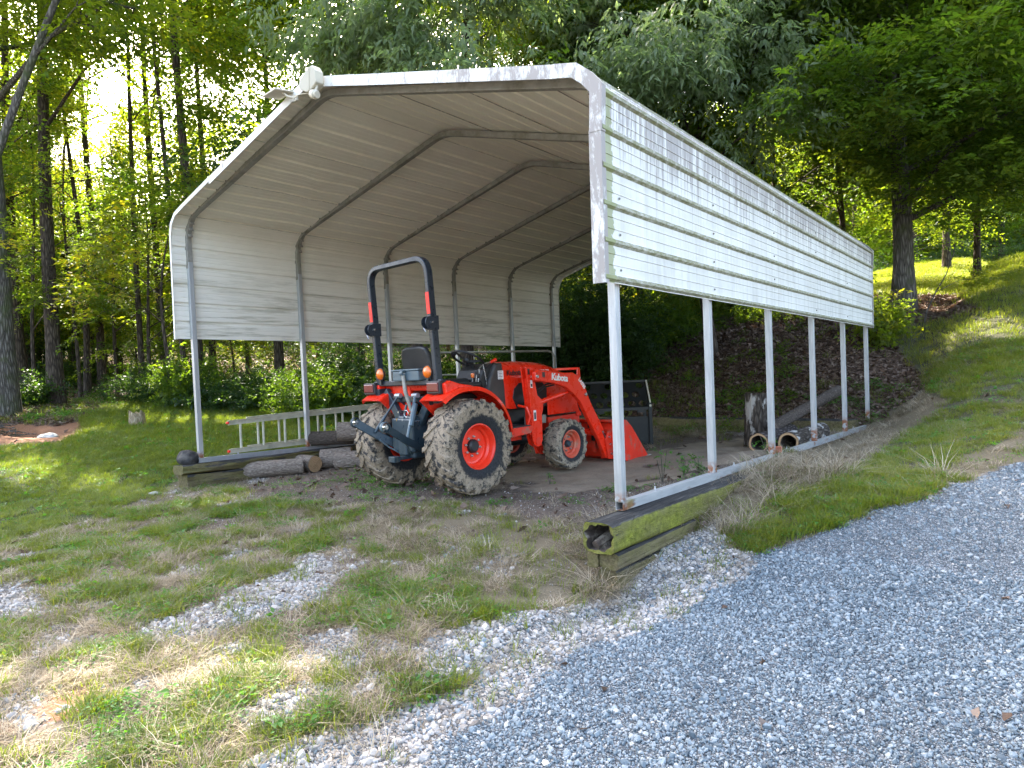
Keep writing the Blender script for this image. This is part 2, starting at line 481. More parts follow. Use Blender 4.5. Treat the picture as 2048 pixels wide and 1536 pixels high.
# ------------------------------------------------------------------ materials
def ground_mat():
    m, nt, b = newmat('ground_cover')
    co = coords(nt, 'World')
    A = nt.nodes.new('ShaderNodeAttribute'); A.attribute_name = 'mA'
    B = nt.nodes.new('ShaderNodeAttribute'); B.attribute_name = 'mB'
    C_ = nt.nodes.new('ShaderNodeAttribute'); C_.attribute_name = 'mC'
    sa = nt.nodes.new('ShaderNodeSeparateColor'); L(nt, A.outputs['Color'], sa.inputs[0])
    sb = nt.nodes.new('ShaderNodeSeparateColor'); L(nt, B.outputs['Color'], sb.inputs[0])
    sc = nt.nodes.new('ShaderNodeSeparateColor'); L(nt, C_.outputs['Color'], sc.inputs[0])
    fine = noise(nt, co, 45, 6, .7); mid = noise(nt, co, 6, 6, .65)
    soil = ramp(nt, fine, [(.3, (.055, .041, .030)), (.5, (.11, .085, .064)), (.72, (.19, .155, .125))])
    soil = mixc(nt, ramp(nt, mid, [(.45, g3(0)), (.62, g3(.6))]), soil, (.145, .112, .088))
    # crumbs of stone pressed in the soil
    vs = voro(nt, co, 55, 'F1', 'Distance'); vc = voro(nt, co, 55, 'F1', 'Color')
    cs = nt.nodes.new('ShaderNodeSeparateColor'); L(nt, vc, cs.inputs[0])
    peb = math_(nt, 'MULTIPLY', ramp(nt, vs, [(.28, g3(1)), (.36, g3(0))]), ramp(nt, cs.outputs[0], [(.86, g3(0)), (.88, g3(1))]))
    soil = mixc(nt, math_(nt, 'MULTIPLY', peb, .8), soil, (.34, .33, .31))
    def stones(cols, scale):
        v = voro(nt, co, scale, 'F1', 'Color'); s = nt.nodes.new('ShaderNodeSeparateColor'); L(nt, v, s.inputs[0])
        c = ramp(nt, s.outputs[0], cols)
        e = voro(nt, co, scale, 'DISTANCE_TO_EDGE', 'Distance')
        return mixc(nt, ramp(nt, e, [(.02, g3(1)), (.12, g3(0))]), c, (.05, .05, .052)), e
    blue, eb = stones([(0, (.10, .12, .135)), (.5, (.19, .215, .23)), (1, (.33, .345, .35))], 85)
    tan, et = stones([(0, (.15, .14, .125)), (.5, (.32, .29, .25)), (1, (.52, .48, .43))], 50)
    green = ramp(nt, fine, [(.3, (.018, .028, .008)), (.7, (.060, .080, .020))])
    dry = ramp(nt, noise(nt, coords(nt, 'World', (1, 3, 1), (0, 0, .6)), 60, 6, .7), [(.3, (.075, .058, .036)), (.6, (.20, .165, .105)), (.8, (.33, .28, .19))])
    lv = voro(nt, co, 24, 'F1', 'Color'); ls = nt.nodes.new('ShaderNodeSeparateColor'); L(nt, lv, ls.inputs[0])
    lit = ramp(nt, ls.outputs[0], [(0, (.030, .018, .012)), (.5, (.075, .045, .030)), (.85, (.13, .085, .058)), (1, (.22, .17, .13))])
    sand = ramp(nt, noise(nt, co, 3.5, 6, .6), [(.3, (.21, .165, .115)), (.7, (.31, .25, .18))])
    sand = mixc(nt, ramp(nt, fine, [(.56, g3(0)), (.66, g3(.7))]), sand, (.10, .075, .055))
    red = ramp(nt, fine, [(.3, (.13, .055, .028)), (.7, (.30, .15, .085))])
    out = soil
    out = mixc(nt, sc.outputs[0], out, red)
    out = mixc(nt, sb.outputs[1], out, lit)
    out = mixc(nt, sb.outputs[2], out, sand)
    out = mixc(nt, math_(nt, 'MULTIPLY', sb.outputs[0], .85), out, dry)
    out = mixc(nt, sa.outputs[2], out, green)
    out = mixc(nt, sa.outputs[1], out, tan)
    out = mixc(nt, sa.outputs[0], out, blue)
    L(nt, out, b.inputs['Base Color'])
    b.inputs['Roughness'].default_value = .95; b.inputs['Specular IOR Level'].default_value = .2
    hh = math_(nt, 'ADD', math_(nt, 'MULTIPLY', fine, .6), math_(nt, 'MULTIPLY', ramp(nt, eb, [(0, g3(0)), (.25, g3(1))]), math_(nt, 'MULTIPLY', sa.outputs[0], 1.0)))
    bump(nt, b, hh, .7, .012)
    return m

M = {}
M['ground'] = ground_mat()
M['galv'] = simple('galvanized_steel', (.42, .45, .48), .42, .55, .12, 14, .08, 60, (.30, .29, .24), 5, .58, .75)
M['galv_dark'] = simple('weathered_galvanized_steel', (.29, .275, .235), .55, .3, .15, 12, .08, 60, (.17, .155, .11), 5, .5, .7)
M['red'] = simple('orange_red_paint', (.88, .030, .008), .30, 0, .04, 5, .02, 30, (.62, .045, .014), 9, .62, .8, coat=.35)
M['red_worn'] = simple('scuffed_orange_red_paint', (.76, .034, .012), .42, 0, .08, 5, .05, 40, (.34, .13, .09), 7, .53, .66)
M['rim'] = simple('orange_rim_paint', (.90, .045, .016), .35, 0, .04, 5, .02, 30, (.55, .12, .06), 6, .60, .85, coat=.2)
M['rim_dusty'] = simple('dusty_rim_paint', (.62, .09, .045), .55, 0, .05, 5, .03, 30, (.42, .22, .14), 10, .48, .66)
M['black'] = simple('black_plastic', (.022, .022, .023), .45, 0, .15, 6, .05, 120, (.06, .055, .045), 4, .55, .8)
M['grey_panel'] = simple('dark_grey_plastic', (.045, .042, .040), .5, 0, .1, 6, .04, 120, (.075, .068, .055), 3, .5, .8)
M['slate'] = simple('blue_grey_steel_paint', (.028, .048, .062), .38, .1, .1, 8, .03, 60, (.12, .11, .09), 7, .58, .75)
M['slate_lt'] = simple('blue_grey_light_paint', (.085, .125, .145), .4, .1, .08, 8, .03, 60, (.16, .16, .14), 5, .55, .75)
M['rops'] = simple('charcoal_steel_paint', (.026, .034, .044), .33, .15, .08, 8, .02, 60, (.07, .07, .065), 5, .6, .85)
M['chrome'] = simple('zinc_plate', (.55, .56, .56), .28, .9, .1, 20, .02)
M['reflector'] = simple('red_reflective_tape', (.85, .02, .015), .35, 0, .05, 30, 0)
M['lens_red'] = simple('dark_red_lens', (.14, .008, .012), .15, 0, .1, 30, 0, coat=.5)
M['amber'] = simple('amber_lens', (.80, .16, .012), .15, 0, .15, 30, .1, 150, coat=.7)
M['white_dec'] = simple('white_decal', (.8, .8, .78), .4, 0, .03, 30, 0)
M['dark_dec'] = simple('dark_decal', (.035, .02, .02), .4, 0, .03, 30, 0)
M['hose'] = simple('black_rubber_hose', (.018, .018, .018), .5, 0, .1, 8, .05, 200)
M['brass'] = simple('brass', (.45, .30, .10), .35, .8, .1, 20, .02)
M['plate_black'] = simple('black_steel_plate', (.008, .010, .010), .42, .1, .15, 5, .04, 60, (.05, .05, .04), 4, .58, .8)
M['alu'] = simple('weathered_aluminium', (.50, .47, .36), .55, .15, .12, 12, .08, 80, (.34, .32, .24), 7, .5, .7)
M['brick'] = simple('orange_brick', (.42, .13, .065), .85, 0, .15, 18, .4, 60, (.25, .10, .06), 10, .5, .7)
M['cream'] = simple('cream_plastic', (.55, .49, .37), .5, 0, .05, 8, .03, 60, (.55, .50, .38), 6, .5, .8)
M['solar'] = simple('solar_cell_glass', (.02, .03, .06), .15, 0, .1, 30, 0, coat=.6)
M['stone'] = simple('pale_stone', (.36, .36, .34), .85, 0, .2, 6, .5, 25, (.18, .17, .15), 4, .5, .7)
M['soil'] = simple('dark_soil', (.06, .045, .035), .95, 0, .3, 12, .6, 40)

def rust_galv():
    m, nt, b = newmat('galvanized_steel_rusting'); co = coords(nt)
    base = ramp(nt, noise(nt, coords(nt, 'Object', (4, .5, 4)), 9, 4), [(.35, (.38, .385, .38)), (.7, (.50, .50, .48))])
    f = ramp(nt, noise(nt, coords(nt, 'Object', (4, 1.1, 4)), 2.2, 5, .6), [(.60, g3(0)), (.68, g3(1))])
    c = mixc(nt, f, base, ramp(nt, noise(nt, co, 30, 5), [(.35, (.16, .055, .022)), (.65, (.34, .15, .07))]))
    g = ramp(nt, noise(nt, co, 3.1, 4), [(.60, g3(0)), (.75, g3(.7))])
    c = mixc(nt, g, c, (.25, .26, .10))
    L(nt, c, b.inputs['Base Color']); b.inputs['Roughness'].default_value = .5; b.inputs['Metallic'].default_value = .35
    return m
M['rail'] = rust_galv()

def post_mat():
    m, nt, b = newmat('galvanized_post'); co = coords(nt, 'World')
    base = ramp(nt, noise(nt, coords(nt, 'World', (5, 5, .6)), 7, 4), [(.3, (.34, .345, .34)), (.7, (.49, .49, .475))])
    sx = nt.nodes.new('ShaderNodeSeparateXYZ'); L(nt, co, sx.inputs[0])
    f = math_(nt, 'MULTIPLY', ramp(nt, sx.outputs[2], [(.0, g3(1)), (.07, g3(0))]), ramp(nt, noise(nt, co, 22, 4), [(.40, g3(0)), (.52, g3(1))]))
    c = mixc(nt, f, base, (.28, .11, .05))
    f2 = ramp(nt, noise(nt, co, 160, 2), [(.68, g3(0)), (.72, g3(.5))])
    c = mixc(nt, f2, c, (.18, .17, .15))
    L(nt, c, b.inputs['Base Color']); b.inputs['Roughness'].default_value = .45; b.inputs['Metallic'].default_value = .35
    return m
M['post'] = post_mat()

def sheet_out(name, algae=0):
    m, nt, b = newmat(name); co = coords(nt, 'World')
    base = ramp(nt, noise(nt, co, 2.5, 5), [(.3, (.60, .575, .51)), (.7, (.73, .705, .635))])
    # rain streaks: stretched down the wall
    st = noise(nt, coords(nt, 'World', (9, 9, .55)), 1.6, 5, .7)
    c = mixc(nt, ramp(nt, st, [(.47, g3(0)), (.72, g3(.50))]), base, (.38, .35, .26))
    st2 = noise(nt, coords(nt, 'World', (24, 24, .9)), 1.0, 5, .8, .4)
    patch = noise(nt, coords(nt, 'World', (1, 1, .7)), .9, 3, .6)
    sx = nt.nodes.new('ShaderNodeSeparateXYZ'); L(nt, co, sx.inputs[0])
    hi = ramp(nt, math_(nt, 'MULTIPLY', math_(nt, 'SUBTRACT', sx.outputs[2], 1.4), .8), [(.45, g3(.0)), (.85, g3(.40))])
    k = math_(nt, 'ADD', math_(nt, 'ADD', math_(nt, 'MULTIPLY', st2, .70), math_(nt, 'MULTIPLY', patch, .30)), math_(nt, 'MULTIPLY', hi, .40))
    c = mixc(nt, ramp(nt, k, [(.605, g3(0)), (.66, g3(.70))]), c, (.19, .15, .135))
    if algae:
        al = noise(nt, coords(nt, 'World', (6, 6, 20)), 3, 4, .7)
        c = mixc(nt, ramp(nt, al, [(.25, g3(.15)), (.6, g3(.95))]), c, (.17, .165, .060))
    ed = ramp(nt, math_(nt, 'ADD', math_(nt, 'MULTIPLY', sx.outputs[1], -6.0), math_(nt, 'MULTIPLY', noise(nt, co, 14, 4), .9)), [(.95, g3(0)), (1.25, g3(.8))])
    c = mixc(nt, ed, c, (.23, .25, .085))
    gr = noise(nt, co, 40, 3, .8)
    c = mixc(nt, ramp(nt, gr, [(.55, g3(0)), (.8, g3(.25))]), c, (.30, .28, .22))
    L(nt, c, b.inputs['Base Color']); b.inputs['Roughness'].default_value = .48
    bump(nt, b, noise(nt, coords(nt, 'World', (1, .35, 1)), 1.8, 3), .12, .02)
    return m
M['sheet_out'] = sheet_out('white_sheet_outside'); M['sheet_alg'] = sheet_out('white_sheet_algae', 1)

def sheet_in():
    m, nt, b = newmat('sheet_inside'); co = coords(nt, 'World')
    base = ramp(nt, noise(nt, co, 1.4, 4), [(.3, (.76, .71, .59)), (.7, (.84, .79, .67))])
    sx = nt.nodes.new('ShaderNodeSeparateXYZ'); L(nt, co, sx.inputs[0])
    low = ramp(nt, math_(nt, 'MULTIPLY', sx.outputs[2], .3), [(.50, g3(1)), (.84, g3(0))])
    base = mixc(nt, math_(nt, 'MULTIPLY', low, .55), base, (.82, .77, .68))
    mild = noise(nt, coords(nt, 'World', (6, .8, 13)), 1.3, 5, .7)
    c = mixc(nt, math_(nt, 'MULTIPLY', ramp(nt, mild, [(.50, g3(0)), (.68, g3(.75))]), low), base, (.24, .21, .11))
    L(nt, c, b.inputs['Base Color']); b.inputs['Roughness'].default_value = .42
    b.inputs['Specular IOR Level'].default_value = .5
    bump(nt, b, noise(nt, coords(nt, 'World', (1, .3, 1)), 2.2, 3), .22, .03)
    return m
M['sheet_in'] = sheet_in()
M['sheet_rib'] = simple('sheet_inside_clean_rib', (.88, .83, .68), .4, 0, .06, 4, 0)  # paler tone puts the light caught by the roof ribs into their colour

def trim_mat():
    m, nt, b = newmat('white_trim'); co = coords(nt, 'World')
    base = (.70, .68, .62)
    n = noise(nt, coords(nt, 'World', (5, 5, 2.0)), 2.2, 6, .75)
    sx = nt.nodes.new('ShaderNodeSeparateXYZ'); L(nt, co, sx.inputs[0])
    rt = ramp(nt, math_(nt, 'MULTIPLY', sx.outputs[0], .1), [(.38, g3(0)), (.60, g3(.19))])
    k = math_(nt, 'ADD', n, rt)
    c = mixc(nt, ramp(nt, k, [(.56, g3(0)), (.68, g3(.85))]), base, (.25, .21, .185))
    c = mixc(nt, ramp(nt, noise(nt, co, 11, 5, .7), [(.60, g3(0)), (.72, g3(.55))]), c, (.26, .26, .12))
    L(nt, c, b.inputs['Base Color']); b.inputs['Roughness'].default_value = .55
    bump(nt, b, noise(nt, co, 30, 5), .15, .004)
    return m
M['trim'] = trim_mat()

def bark(name, cols, vs=(7, 7, 1.1), scale=3.0, moss=None, strength=1.0, dist=.03, patchc=None, kind='Object', vw=.5):
    m, nt, b = newmat(name)
    v = voro(nt, coords(nt, kind, vs), scale, 'DISTANCE_TO_EDGE', 'Distance')
    n = noise(nt, coords(nt, kind, vs), scale * 1.2, 6, .7, .6)
    hgt = math_(nt, 'ADD', math_(nt, 'MULTIPLY', ramp(nt, v, [(0, g3(0)), (.35, g3(1))]), vw), math_(nt, 'MULTIPLY', n, 1.1 - vw))
    c = ramp(nt, hgt, [(.2, cols[0]), (.55, cols[1]), (.9, cols[2])])
    if patchc: c = mixc(nt, ramp(nt, noise(nt, coords(nt, kind, (2, 2, .8)), 3.4, 5, .6), [(.54, g3(0)), (.60, g3(.9))]), c, patchc)
    if moss: c = mixc(nt, ramp(nt, noise(nt, coords(nt, kind), 2.6, 5), [(.48, g3(0)), (.68, g3(.8))]), c, moss)
    L(nt, c, b.inputs['Base Color']); b.inputs['Roughness'].default_value = .92; b.inputs['Specular IOR Level'].default_value = .2
    bump(nt, b, hgt, strength, dist)
    return m
M['bark'] = bark('bark_brown', [(.020, .015, .012), (.085, .065, .050), (.17, .135, .105)])
M['bark_grey'] = bark('bark_grey', [(.030, .026, .022), (.12, .105, .088), (.23, .21, .18)], moss=(.07, .085, .03))
M['bark_log'] = bark('log_bark', [(.075, .056, .043), (.28, .225, .18), (.50, .43, .36)], scale=9, vs=(4, 4, 1.7), vw=.2)
M['bark_mid'] = bark('log_bark_mid', [(.035, .026, .021), (.10, .078, .062), (.18, .145, .12)], scale=9, vs=(5, 5, 1.8), vw=.25)
M['bark_dark'] = bark('log_bark_dark', [(.016, .012, .011), (.070, .055, .048), (.16, .135, .12)], scale=5, vs=(5, 5, 1.3))
M['bark_patch'] = bark('log_bark_with_pale_patches', [(.018, .014, .011), (.085, .068, .053), (.16, .135, .11)], scale=4, vs=(6, 6, 1.4), patchc=(.50, .47, .42))

def endgrain(name, c0, c1, dark=None):
    m, nt, b = newmat(name); co = coords(nt)
    g = nt.nodes.new('ShaderNodeTexGradient'); g.gradient_type = 'SPHERICAL'
    w = nt.nodes.new('ShaderNodeTexWave'); w.wave_type = 'RINGS'; w.rings_direction = 'Z'; w.inputs['Scale'].default_value = 14; w.inputs['Distortion'].default_value = 2.5; w.inputs['Detail'].default_value = 3
    L(nt, co, w.inputs[0])
    c = ramp(nt, w.outputs[0], [(.2, c0), (.8, c1)])
    c = mixc(nt, ramp(nt, noise(nt, co, 9, 6, .7), [(.5, g3(0)), (.72, g3(.6))]), c, dark or tuple(x * .35 for x in c0))
    L(nt, c, b.inputs['Base Color']); b.inputs['Roughness'].default_value = .85
    bump(nt, b, noise(nt, co, 40, 4), .4, .006)
    return m
M['end_tan'] = endgrain('sawn_end_tan', (.36, .22, .11), (.46, .30, .16))
M['end_pale'] = endgrain('sawn_end_pale', (.45, .38, .30), (.58, .50, .41))
M['end_grey'] = endgrain('weathered_end_grey', (.15, .12, .10), (.24, .20, .17))
M['end_dark'] = endgrain('weathered_end_dark', (.06, .05, .045), (.11, .09, .08))

def timber_mat(name, mossy):
    m, nt, b = newmat(name)
    geo = nt.nodes.new('ShaderNodeNewGeometry'); sx = nt.nodes.new('ShaderNodeSeparateXYZ'); L(nt, geo.outputs['Normal'], sx.inputs[0])
    co = coords(nt, 'World'); gr = noise(nt, coords(nt, 'World', (14, 1.2, 14)), 2.5, 6, .7)
    side = ramp(nt, gr, [(.3, (.070, .052, .032)), (.6, (.17, .135, .085)), (.8, (.26, .21, .14))])
    top = ramp(nt, gr, [(.3, (.022, .021, .020)), (.55, (.055, .052, .048)), (.8, (.17, .16, .14))])
    if mossy:
        mo = ramp(nt, noise(nt, co, 26, 4, .7), [(.3, (.10, .115, .012)), (.65, (.25, .26, .040))])
        f = ramp(nt, noise(nt, coords(nt, 'World', (1, 1, 1.6)), 3.4, 5, .65), [(.34, g3(.97)), (.62, g3(.15 if mossy < 1 else .45))])
        side = mixc(nt, f if mossy >= 1 else math_(nt, 'MULTIPLY', f, mossy), side, mo)
    c = mixc(nt, ramp(nt, math_(nt, 'ADD', sx.outputs[2], math_(nt, 'MULTIPLY', math_(nt, 'SUBTRACT', noise(nt, co, 12, 4), .5), .5)), [(.45, g3(0)), (.68, g3(1))]), side, top)
    f2 = math_(nt, 'MULTIPLY', voro(nt, coords(nt, 'World', (10, .7, 10)), 2.6, 'DISTANCE_TO_EDGE', 'Distance'), 1)
    c = mixc(nt, ramp(nt, f2, [(.0, g3(.55)), (.018, g3(0))]), c, (.018, .014, .010))
    L(nt, c, b.inputs['Base Color']); b.inputs['Roughness'].default_value = .95; b.inputs['Specular IOR Level'].default_value = .15
    bump(nt, b, math_(nt, 'ADD', gr, math_(nt, 'MULTIPLY', noise(nt, co, 60, 4), .5)), .9, .015)
    return m
M['timber_moss'] = timber_mat('mossy_timber', 1); M['timber'] = timber_mat('old_timber', .35)
M['rot'] = simple('rotten_wood', (.055, .040, .030), .98, 0, .5, 14, .9, 40, (.20, .17, .13), 9, .55, .66)

def tyre_mat(name, mud, r0, r1, cov):
    m, nt, b = newmat(name); co = coords(nt)
    sx = nt.nodes.new('ShaderNodeSeparateXYZ'); L(nt, co, sx.inputs[0])
    y2 = math_(nt, 'MULTIPLY', sx.outputs[1], sx.outputs[1]); z2 = math_(nt, 'MULTIPLY', sx.outputs[2], sx.outputs[2])
    r = math_(nt, 'SQRT', math_(nt, 'ADD', y2, z2))
    n = noise(nt, co, 13, 6, .75); n2 = noise(nt, co, 48, 5, .7)
    k = math_(nt, 'ADD', math_(nt, 'MULTIPLY', math_(nt, 'SUBTRACT', r, r0), 1.0 / (r1 - r0)), math_(nt, 'MULTIPLY', math_(nt, 'SUBTRACT', n, .5), 1.5))
    f = ramp(nt, k, [(.30, g3(0)), (.60, g3(cov))])
    # lug tops are rubbed bare in places
    bare = ramp(nt, noise(nt, co, 15, 5, .75), [(.50, g3(0)), (.58, g3(1))])
    top = ramp(nt, k, [(.9, g3(0)), (1.25, g3(1))])
    f = math_(nt, 'MULTIPLY', f, math_(nt, 'SUBTRACT', 1.0, math_(nt, 'MULTIPLY', bare, .95)), clamp=True)
    rub = ramp(nt, n2, [(.3, (.016, .016, .017)), (.7, (.045, .045, .047))])
    md = ramp(nt, n2, [(.25, tuple(x * .45 for x in mud)), (.5, mud), (.8, tuple(min(1, x * 1.35) for x in mud))])
    c = mixc(nt, f, rub, md)
    L(nt, c, b.inputs['Base Color']); b.inputs['Roughness'].default_value = .85; b.inputs['Specular IOR Level'].default_value = .25
    bump(nt, b, math_(nt, 'ADD', math_(nt, 'MULTIPLY', n, .6), math_(nt, 'MULTIPLY', n2, .5)), .8, .012)
    return m
M['tyre_r'] = tyre_mat('muddy_rear_tyre', (.32, .25, .175), .265, .365, .95)
M['tyre_f'] = tyre_mat('muddy_front_tyre', (.36, .30, .22), .18, .25, .85)

M['grass'] = leafmat('grass_blades', [(.045, .060, .014), (.080, .105, .022), (.125, .155, .032), (.21, .20, .065)], .35, .5)
M['straw'] = leafmat('dry_grass_blades', [(.15, .105, .065), (.27, .21, .13), (.38, .31, .21), (.50, .43, .32)], .2, .7, transcol=(1, 1, .8))
M['weed'] = leafmat('weed_leaves', [(.035, .10, .018), (.06, .16, .03), (.10, .22, .04)], .4, .45)
M['dead'] = leafmat('fallen_leaf', [(.055, .032, .022), (.11, .070, .048), (.20, .14, .105), (.40, .32, .26)], .15, .75, transcol=(1, .8, .6))
M['leaf_a'] = leafmat('leaves_mid_green', [(.040, .070, .016), (.062, .105, .022), (.092, .13, .028), (.14, .16, .032)], .55, .5)
M['leaf_b'] = leafmat('leaves_yellow_green', [(.055, .085, .016), (.092, .12, .020), (.13, .15, .025), (.22, .17, .032)], .58, .5)
M['leaf_c'] = leafmat('leaves_grey_green', [(.10, .135, .075), (.14, .18, .10), (.20, .23, .145)], .50, .38, transcol=(2.3, 2.5, 1.2))
M['leaf_d'] = leafmat('leaves_dark_green', [(.018, .040, .014), (.030, .060, .018), (.050, .085, .022)], .4, .5)
M['rock_blue'] = None
def rockmat(name, cols):
    m, nt, b = newmat(name)
    a = nt.nodes.new('ShaderNodeAttribute'); a.attribute_type = 'INSTANCER'; a.attribute_name = 'tint'
    k = len(cols); c = ramp(nt, a.outputs['Fac'], [(i / (k - 1), x) for i, x in enumerate(cols)])
    c = mixc(nt, .35, c, ramp(nt, noise(nt, coords(nt), 3, 5, .7), [(.3, g3(.12)), (.7, g3(.6))]), 'OVERLAY')
    L(nt, c, b.inputs['Base Color']); b.inputs['Roughness'].default_value = .85; b.inputs['Specular IOR Level'].default_value = .3
    return m
M['rock_blue'] = rockmat('blue_grey_stone', [(.075, .095, .11), (.145, .18, .20), (.215, .255, .275), (.29, .325, .34), (.38, .385, .37), (.55, .50, .43)])
M['rock_tan'] = rockmat('pale_tan_stone', [(.17, .15, .13), (.30, .27, .235), (.36, .35, .34), (.44, .39, .33), (.56, .52, .47)])

# ------------------------------------------------------------------ sky dome is the world; ground sheet
def axis_pts(segs):
    out = []
    for a, b, st in segs: out += list(np.arange(a, b - 1e-9, st))
    out.append(segs[-1][1]); return np.array(out)
gx = axis_pts([(-160, -60, 8), (-60, -24, 1.5), (-24, -14, .5), (-14, -2.5, .16), (-2.5, 8.6, .05), (8.6, 12, .3), (12, 30, 1.5), (30, 160, 9)])
gy = axis_pts([(-60, -12, 6), (-12, -3.8, .5), (-3.8, 3.2, .05), (3.2, 8.2, .1), (8.2, 18, .2), (18, 40, .8), (40, 170, 7)])
GX, GY = np.meshgrid(gx, gy, indexing='ij')
GZ = H(GX, GY)
W = cover(GX, GY, GZ)
nx, ny = GX.shape
idx = np.arange(nx * ny).reshape(nx, ny)
F = np.stack([idx[:-1, :-1], idx[1:, :-1], idx[1:, 1:], idx[:-1, 1:]], -1).reshape(-1, 4)
gme = fromnp('ground', np.stack([GX, GY, GZ], -1).reshape(-1, 3), F, M['ground'], True)
def vcol(me, name, r, g, b):
    a = me.color_attributes.new(name, 'FLOAT_COLOR', 'POINT')
    d = np.stack([r.ravel(), g.ravel(), b.ravel(), np.ones(r.size)], 1).astype(np.float32)
    a.data.foreach_set('color', d.ravel())
vcol(gme, 'mA', W['blue'], W['tan'], np.clip(W['lush'] * np.where((W['px'] > 1380) & (W['d'] < 16), .55, .9) + .10 * W['mix'], 0, 1))
vcol(gme, 'mB', W['dry'], W['litter'], W['sand'])
vcol(gme, 'mC', W['red'], W['red'] * 0, W['red'] * 0)
ground = link('ground', gme); tag(ground, kind='structure')
ground['label'] = 'uneven yard ground of soil, grass, gravel and leaf litter'

# ------------------------------------------------------------------ ground scatter libraries
def blades(n, hgt, wid, spread, lean, seed, mat, flat=0.0):
    r = np.random.default_rng(seed); V = []; F = []
    for i in range(n):
        a = r.uniform(0, 2 * math.pi); rad = spread * math.sqrt(r.uniform())
        bx, by = rad * math.cos(a), rad * math.sin(a)
        d = a + r.normal(0, .9); hh = hgt * r.uniform(.45, 1.1); ln = lean * r.uniform(.4, 1.6) * hh
        w = wid * r.uniform(.6, 1.2); px, py = -math.sin(d) * w, math.cos(d) * w
        o = len(V); z1 = hh * (1 - flat) * .6; z2 = hh * (1 - flat)
        x1, y1 = bx + math.cos(d) * ln * .35, by + math.sin(d) * ln * .35
        x2, y2 = bx + math.cos(d) * ln, by + math.sin(d) * ln
        V += [(bx - px / 2, by - py / 2, -.01), (bx + px / 2, by + py / 2, -.01), (x1 + px / 2.4, y1 + py / 2.4, z1), (x1 - px / 2.4, y1 - py / 2.4, z1), (x2, y2, z2)]
        F += [(o, o + 1, o + 2), (o, o + 2, o + 3), (o + 3, o + 2, o + 4)]
    return fromnp('tuft', V, F, mat)
LIB = {}
LIB['grass'] = library('grass_tuft', [blades(18, .045, .0036, .055, 1.2, s, M['grass']) for s in range(5)])
LIB['tall'] = library('tall_grass_tuft', [blades(16, .11, .005, .05, .8, s + 20, M['grass']) for s in range(4)])
LIB['straw'] = library('dry_grass_tuft', [blades(18, .040, .0028, .080, 2.6, s + 40, M['straw'], .62) for s in range(5)])
LIB['hay'] = library('long_dry_grass', [blades(16, .26, .0035, .06, 1.3, s + 60, M['straw'], .45) for s in range(4)])

def leafshape(L_, w, fold=.15, droop=.1):
    """a leaf lying along +x, base at origin"""
    v = [(0, 0, 0), (.35 * L_, w / 2, fold * w), (L_, 0, -droop * L_), (.35 * L_, -w / 2, fold * w), (.45 * L_, 0, -droop * L_ * .15)]
    f = [(0, 4, 1), (1, 4, 2), (0, 3, 4), (4, 3, 2)]
    return np.array(v), f
def mk_leaves(specs, mat, twigs=None, tmat=None):
    """specs: list of (pos, euler, size)"""
    V = []; F = []
    for (p, e, (l, w)) in specs:
        v, f = leafshape(l, w)
        Rm = np.array(Euler(e).to_matrix())
        o = len(V); V += list(v @ Rm.T + np.array(p)); F += [tuple(o + i for i in t) for t in f]
    me = fromnp('leafspray', V, F, mat)
    return me
def weed(seed, n=9, size=.045, spread=.04, hgt=.04):
    r = np.random.default_rng(seed); S = []
    for i in range(n):
        a = r.uniform(0, 6.28); rad = spread * r.uniform(.2, 1)
        S.append(((math.cos(a) * rad, math.sin(a) * rad, hgt * r.uniform(.2, 1)), (r.normal(0, .35), r.normal(-.1, .35), a), (size * r.uniform(.6, 1.2), size * .6)))
    return mk_leaves(S, M['weed'])
LIB['weed'] = library('weed_rosette', [weed(s) for s in range(4)])
LIB['clover'] = library('clover_patch', [weed(s + 9, 26, .018, .07, .03) for s in range(4)])
def deadleaf(seed):
    r = np.random.default_rng(seed); l = .085; w = .05; S = []
    v, f = leafshape(l, w, r.uniform(.1, .5), r.uniform(-.4, .4))
    v = v + np.array([0, 0, .004]); v[:, 0] -= l / 2
    v = v + r.normal(0, .004, v.shape)
    return fromnp('deadleaf', v, f, M['dead'])
LIB['dead'] = library('fallen_leaf', [deadleaf(s) for s in range(6)])
def rock(seed, mat):
    r = np.random.default_rng(seed)
    bm = bmesh.new(); bmesh.ops.create_icosphere(bm, subdivisions=1, radius=.5)
    for v in bm.verts:
        v.co *= r.uniform(.72, 1.12); 
    for k in range(4):
        n = Vector(r.normal(0, 1, 3)).normalized(); d = r.uniform(.28, .38)
        for v in bm.verts:
            t = v.co.dot(n) - d
            if t > 0: v.co -= n * t
    for v in bm.verts: v.co.x *= 1.25; v.co.z *= .72
    me = bpy.data.meshes.new('rock'); bm.to_mesh(me); bm.free(); me.materials.append(mat); return me
LIB['rb'] = library('blue_stone', [rock(s, M['rock_blue']) for s in range(8)])
LIB['rt'] = library('tan_stone', [rock(s + 30, M['rock_tan']) for s in range(8)])

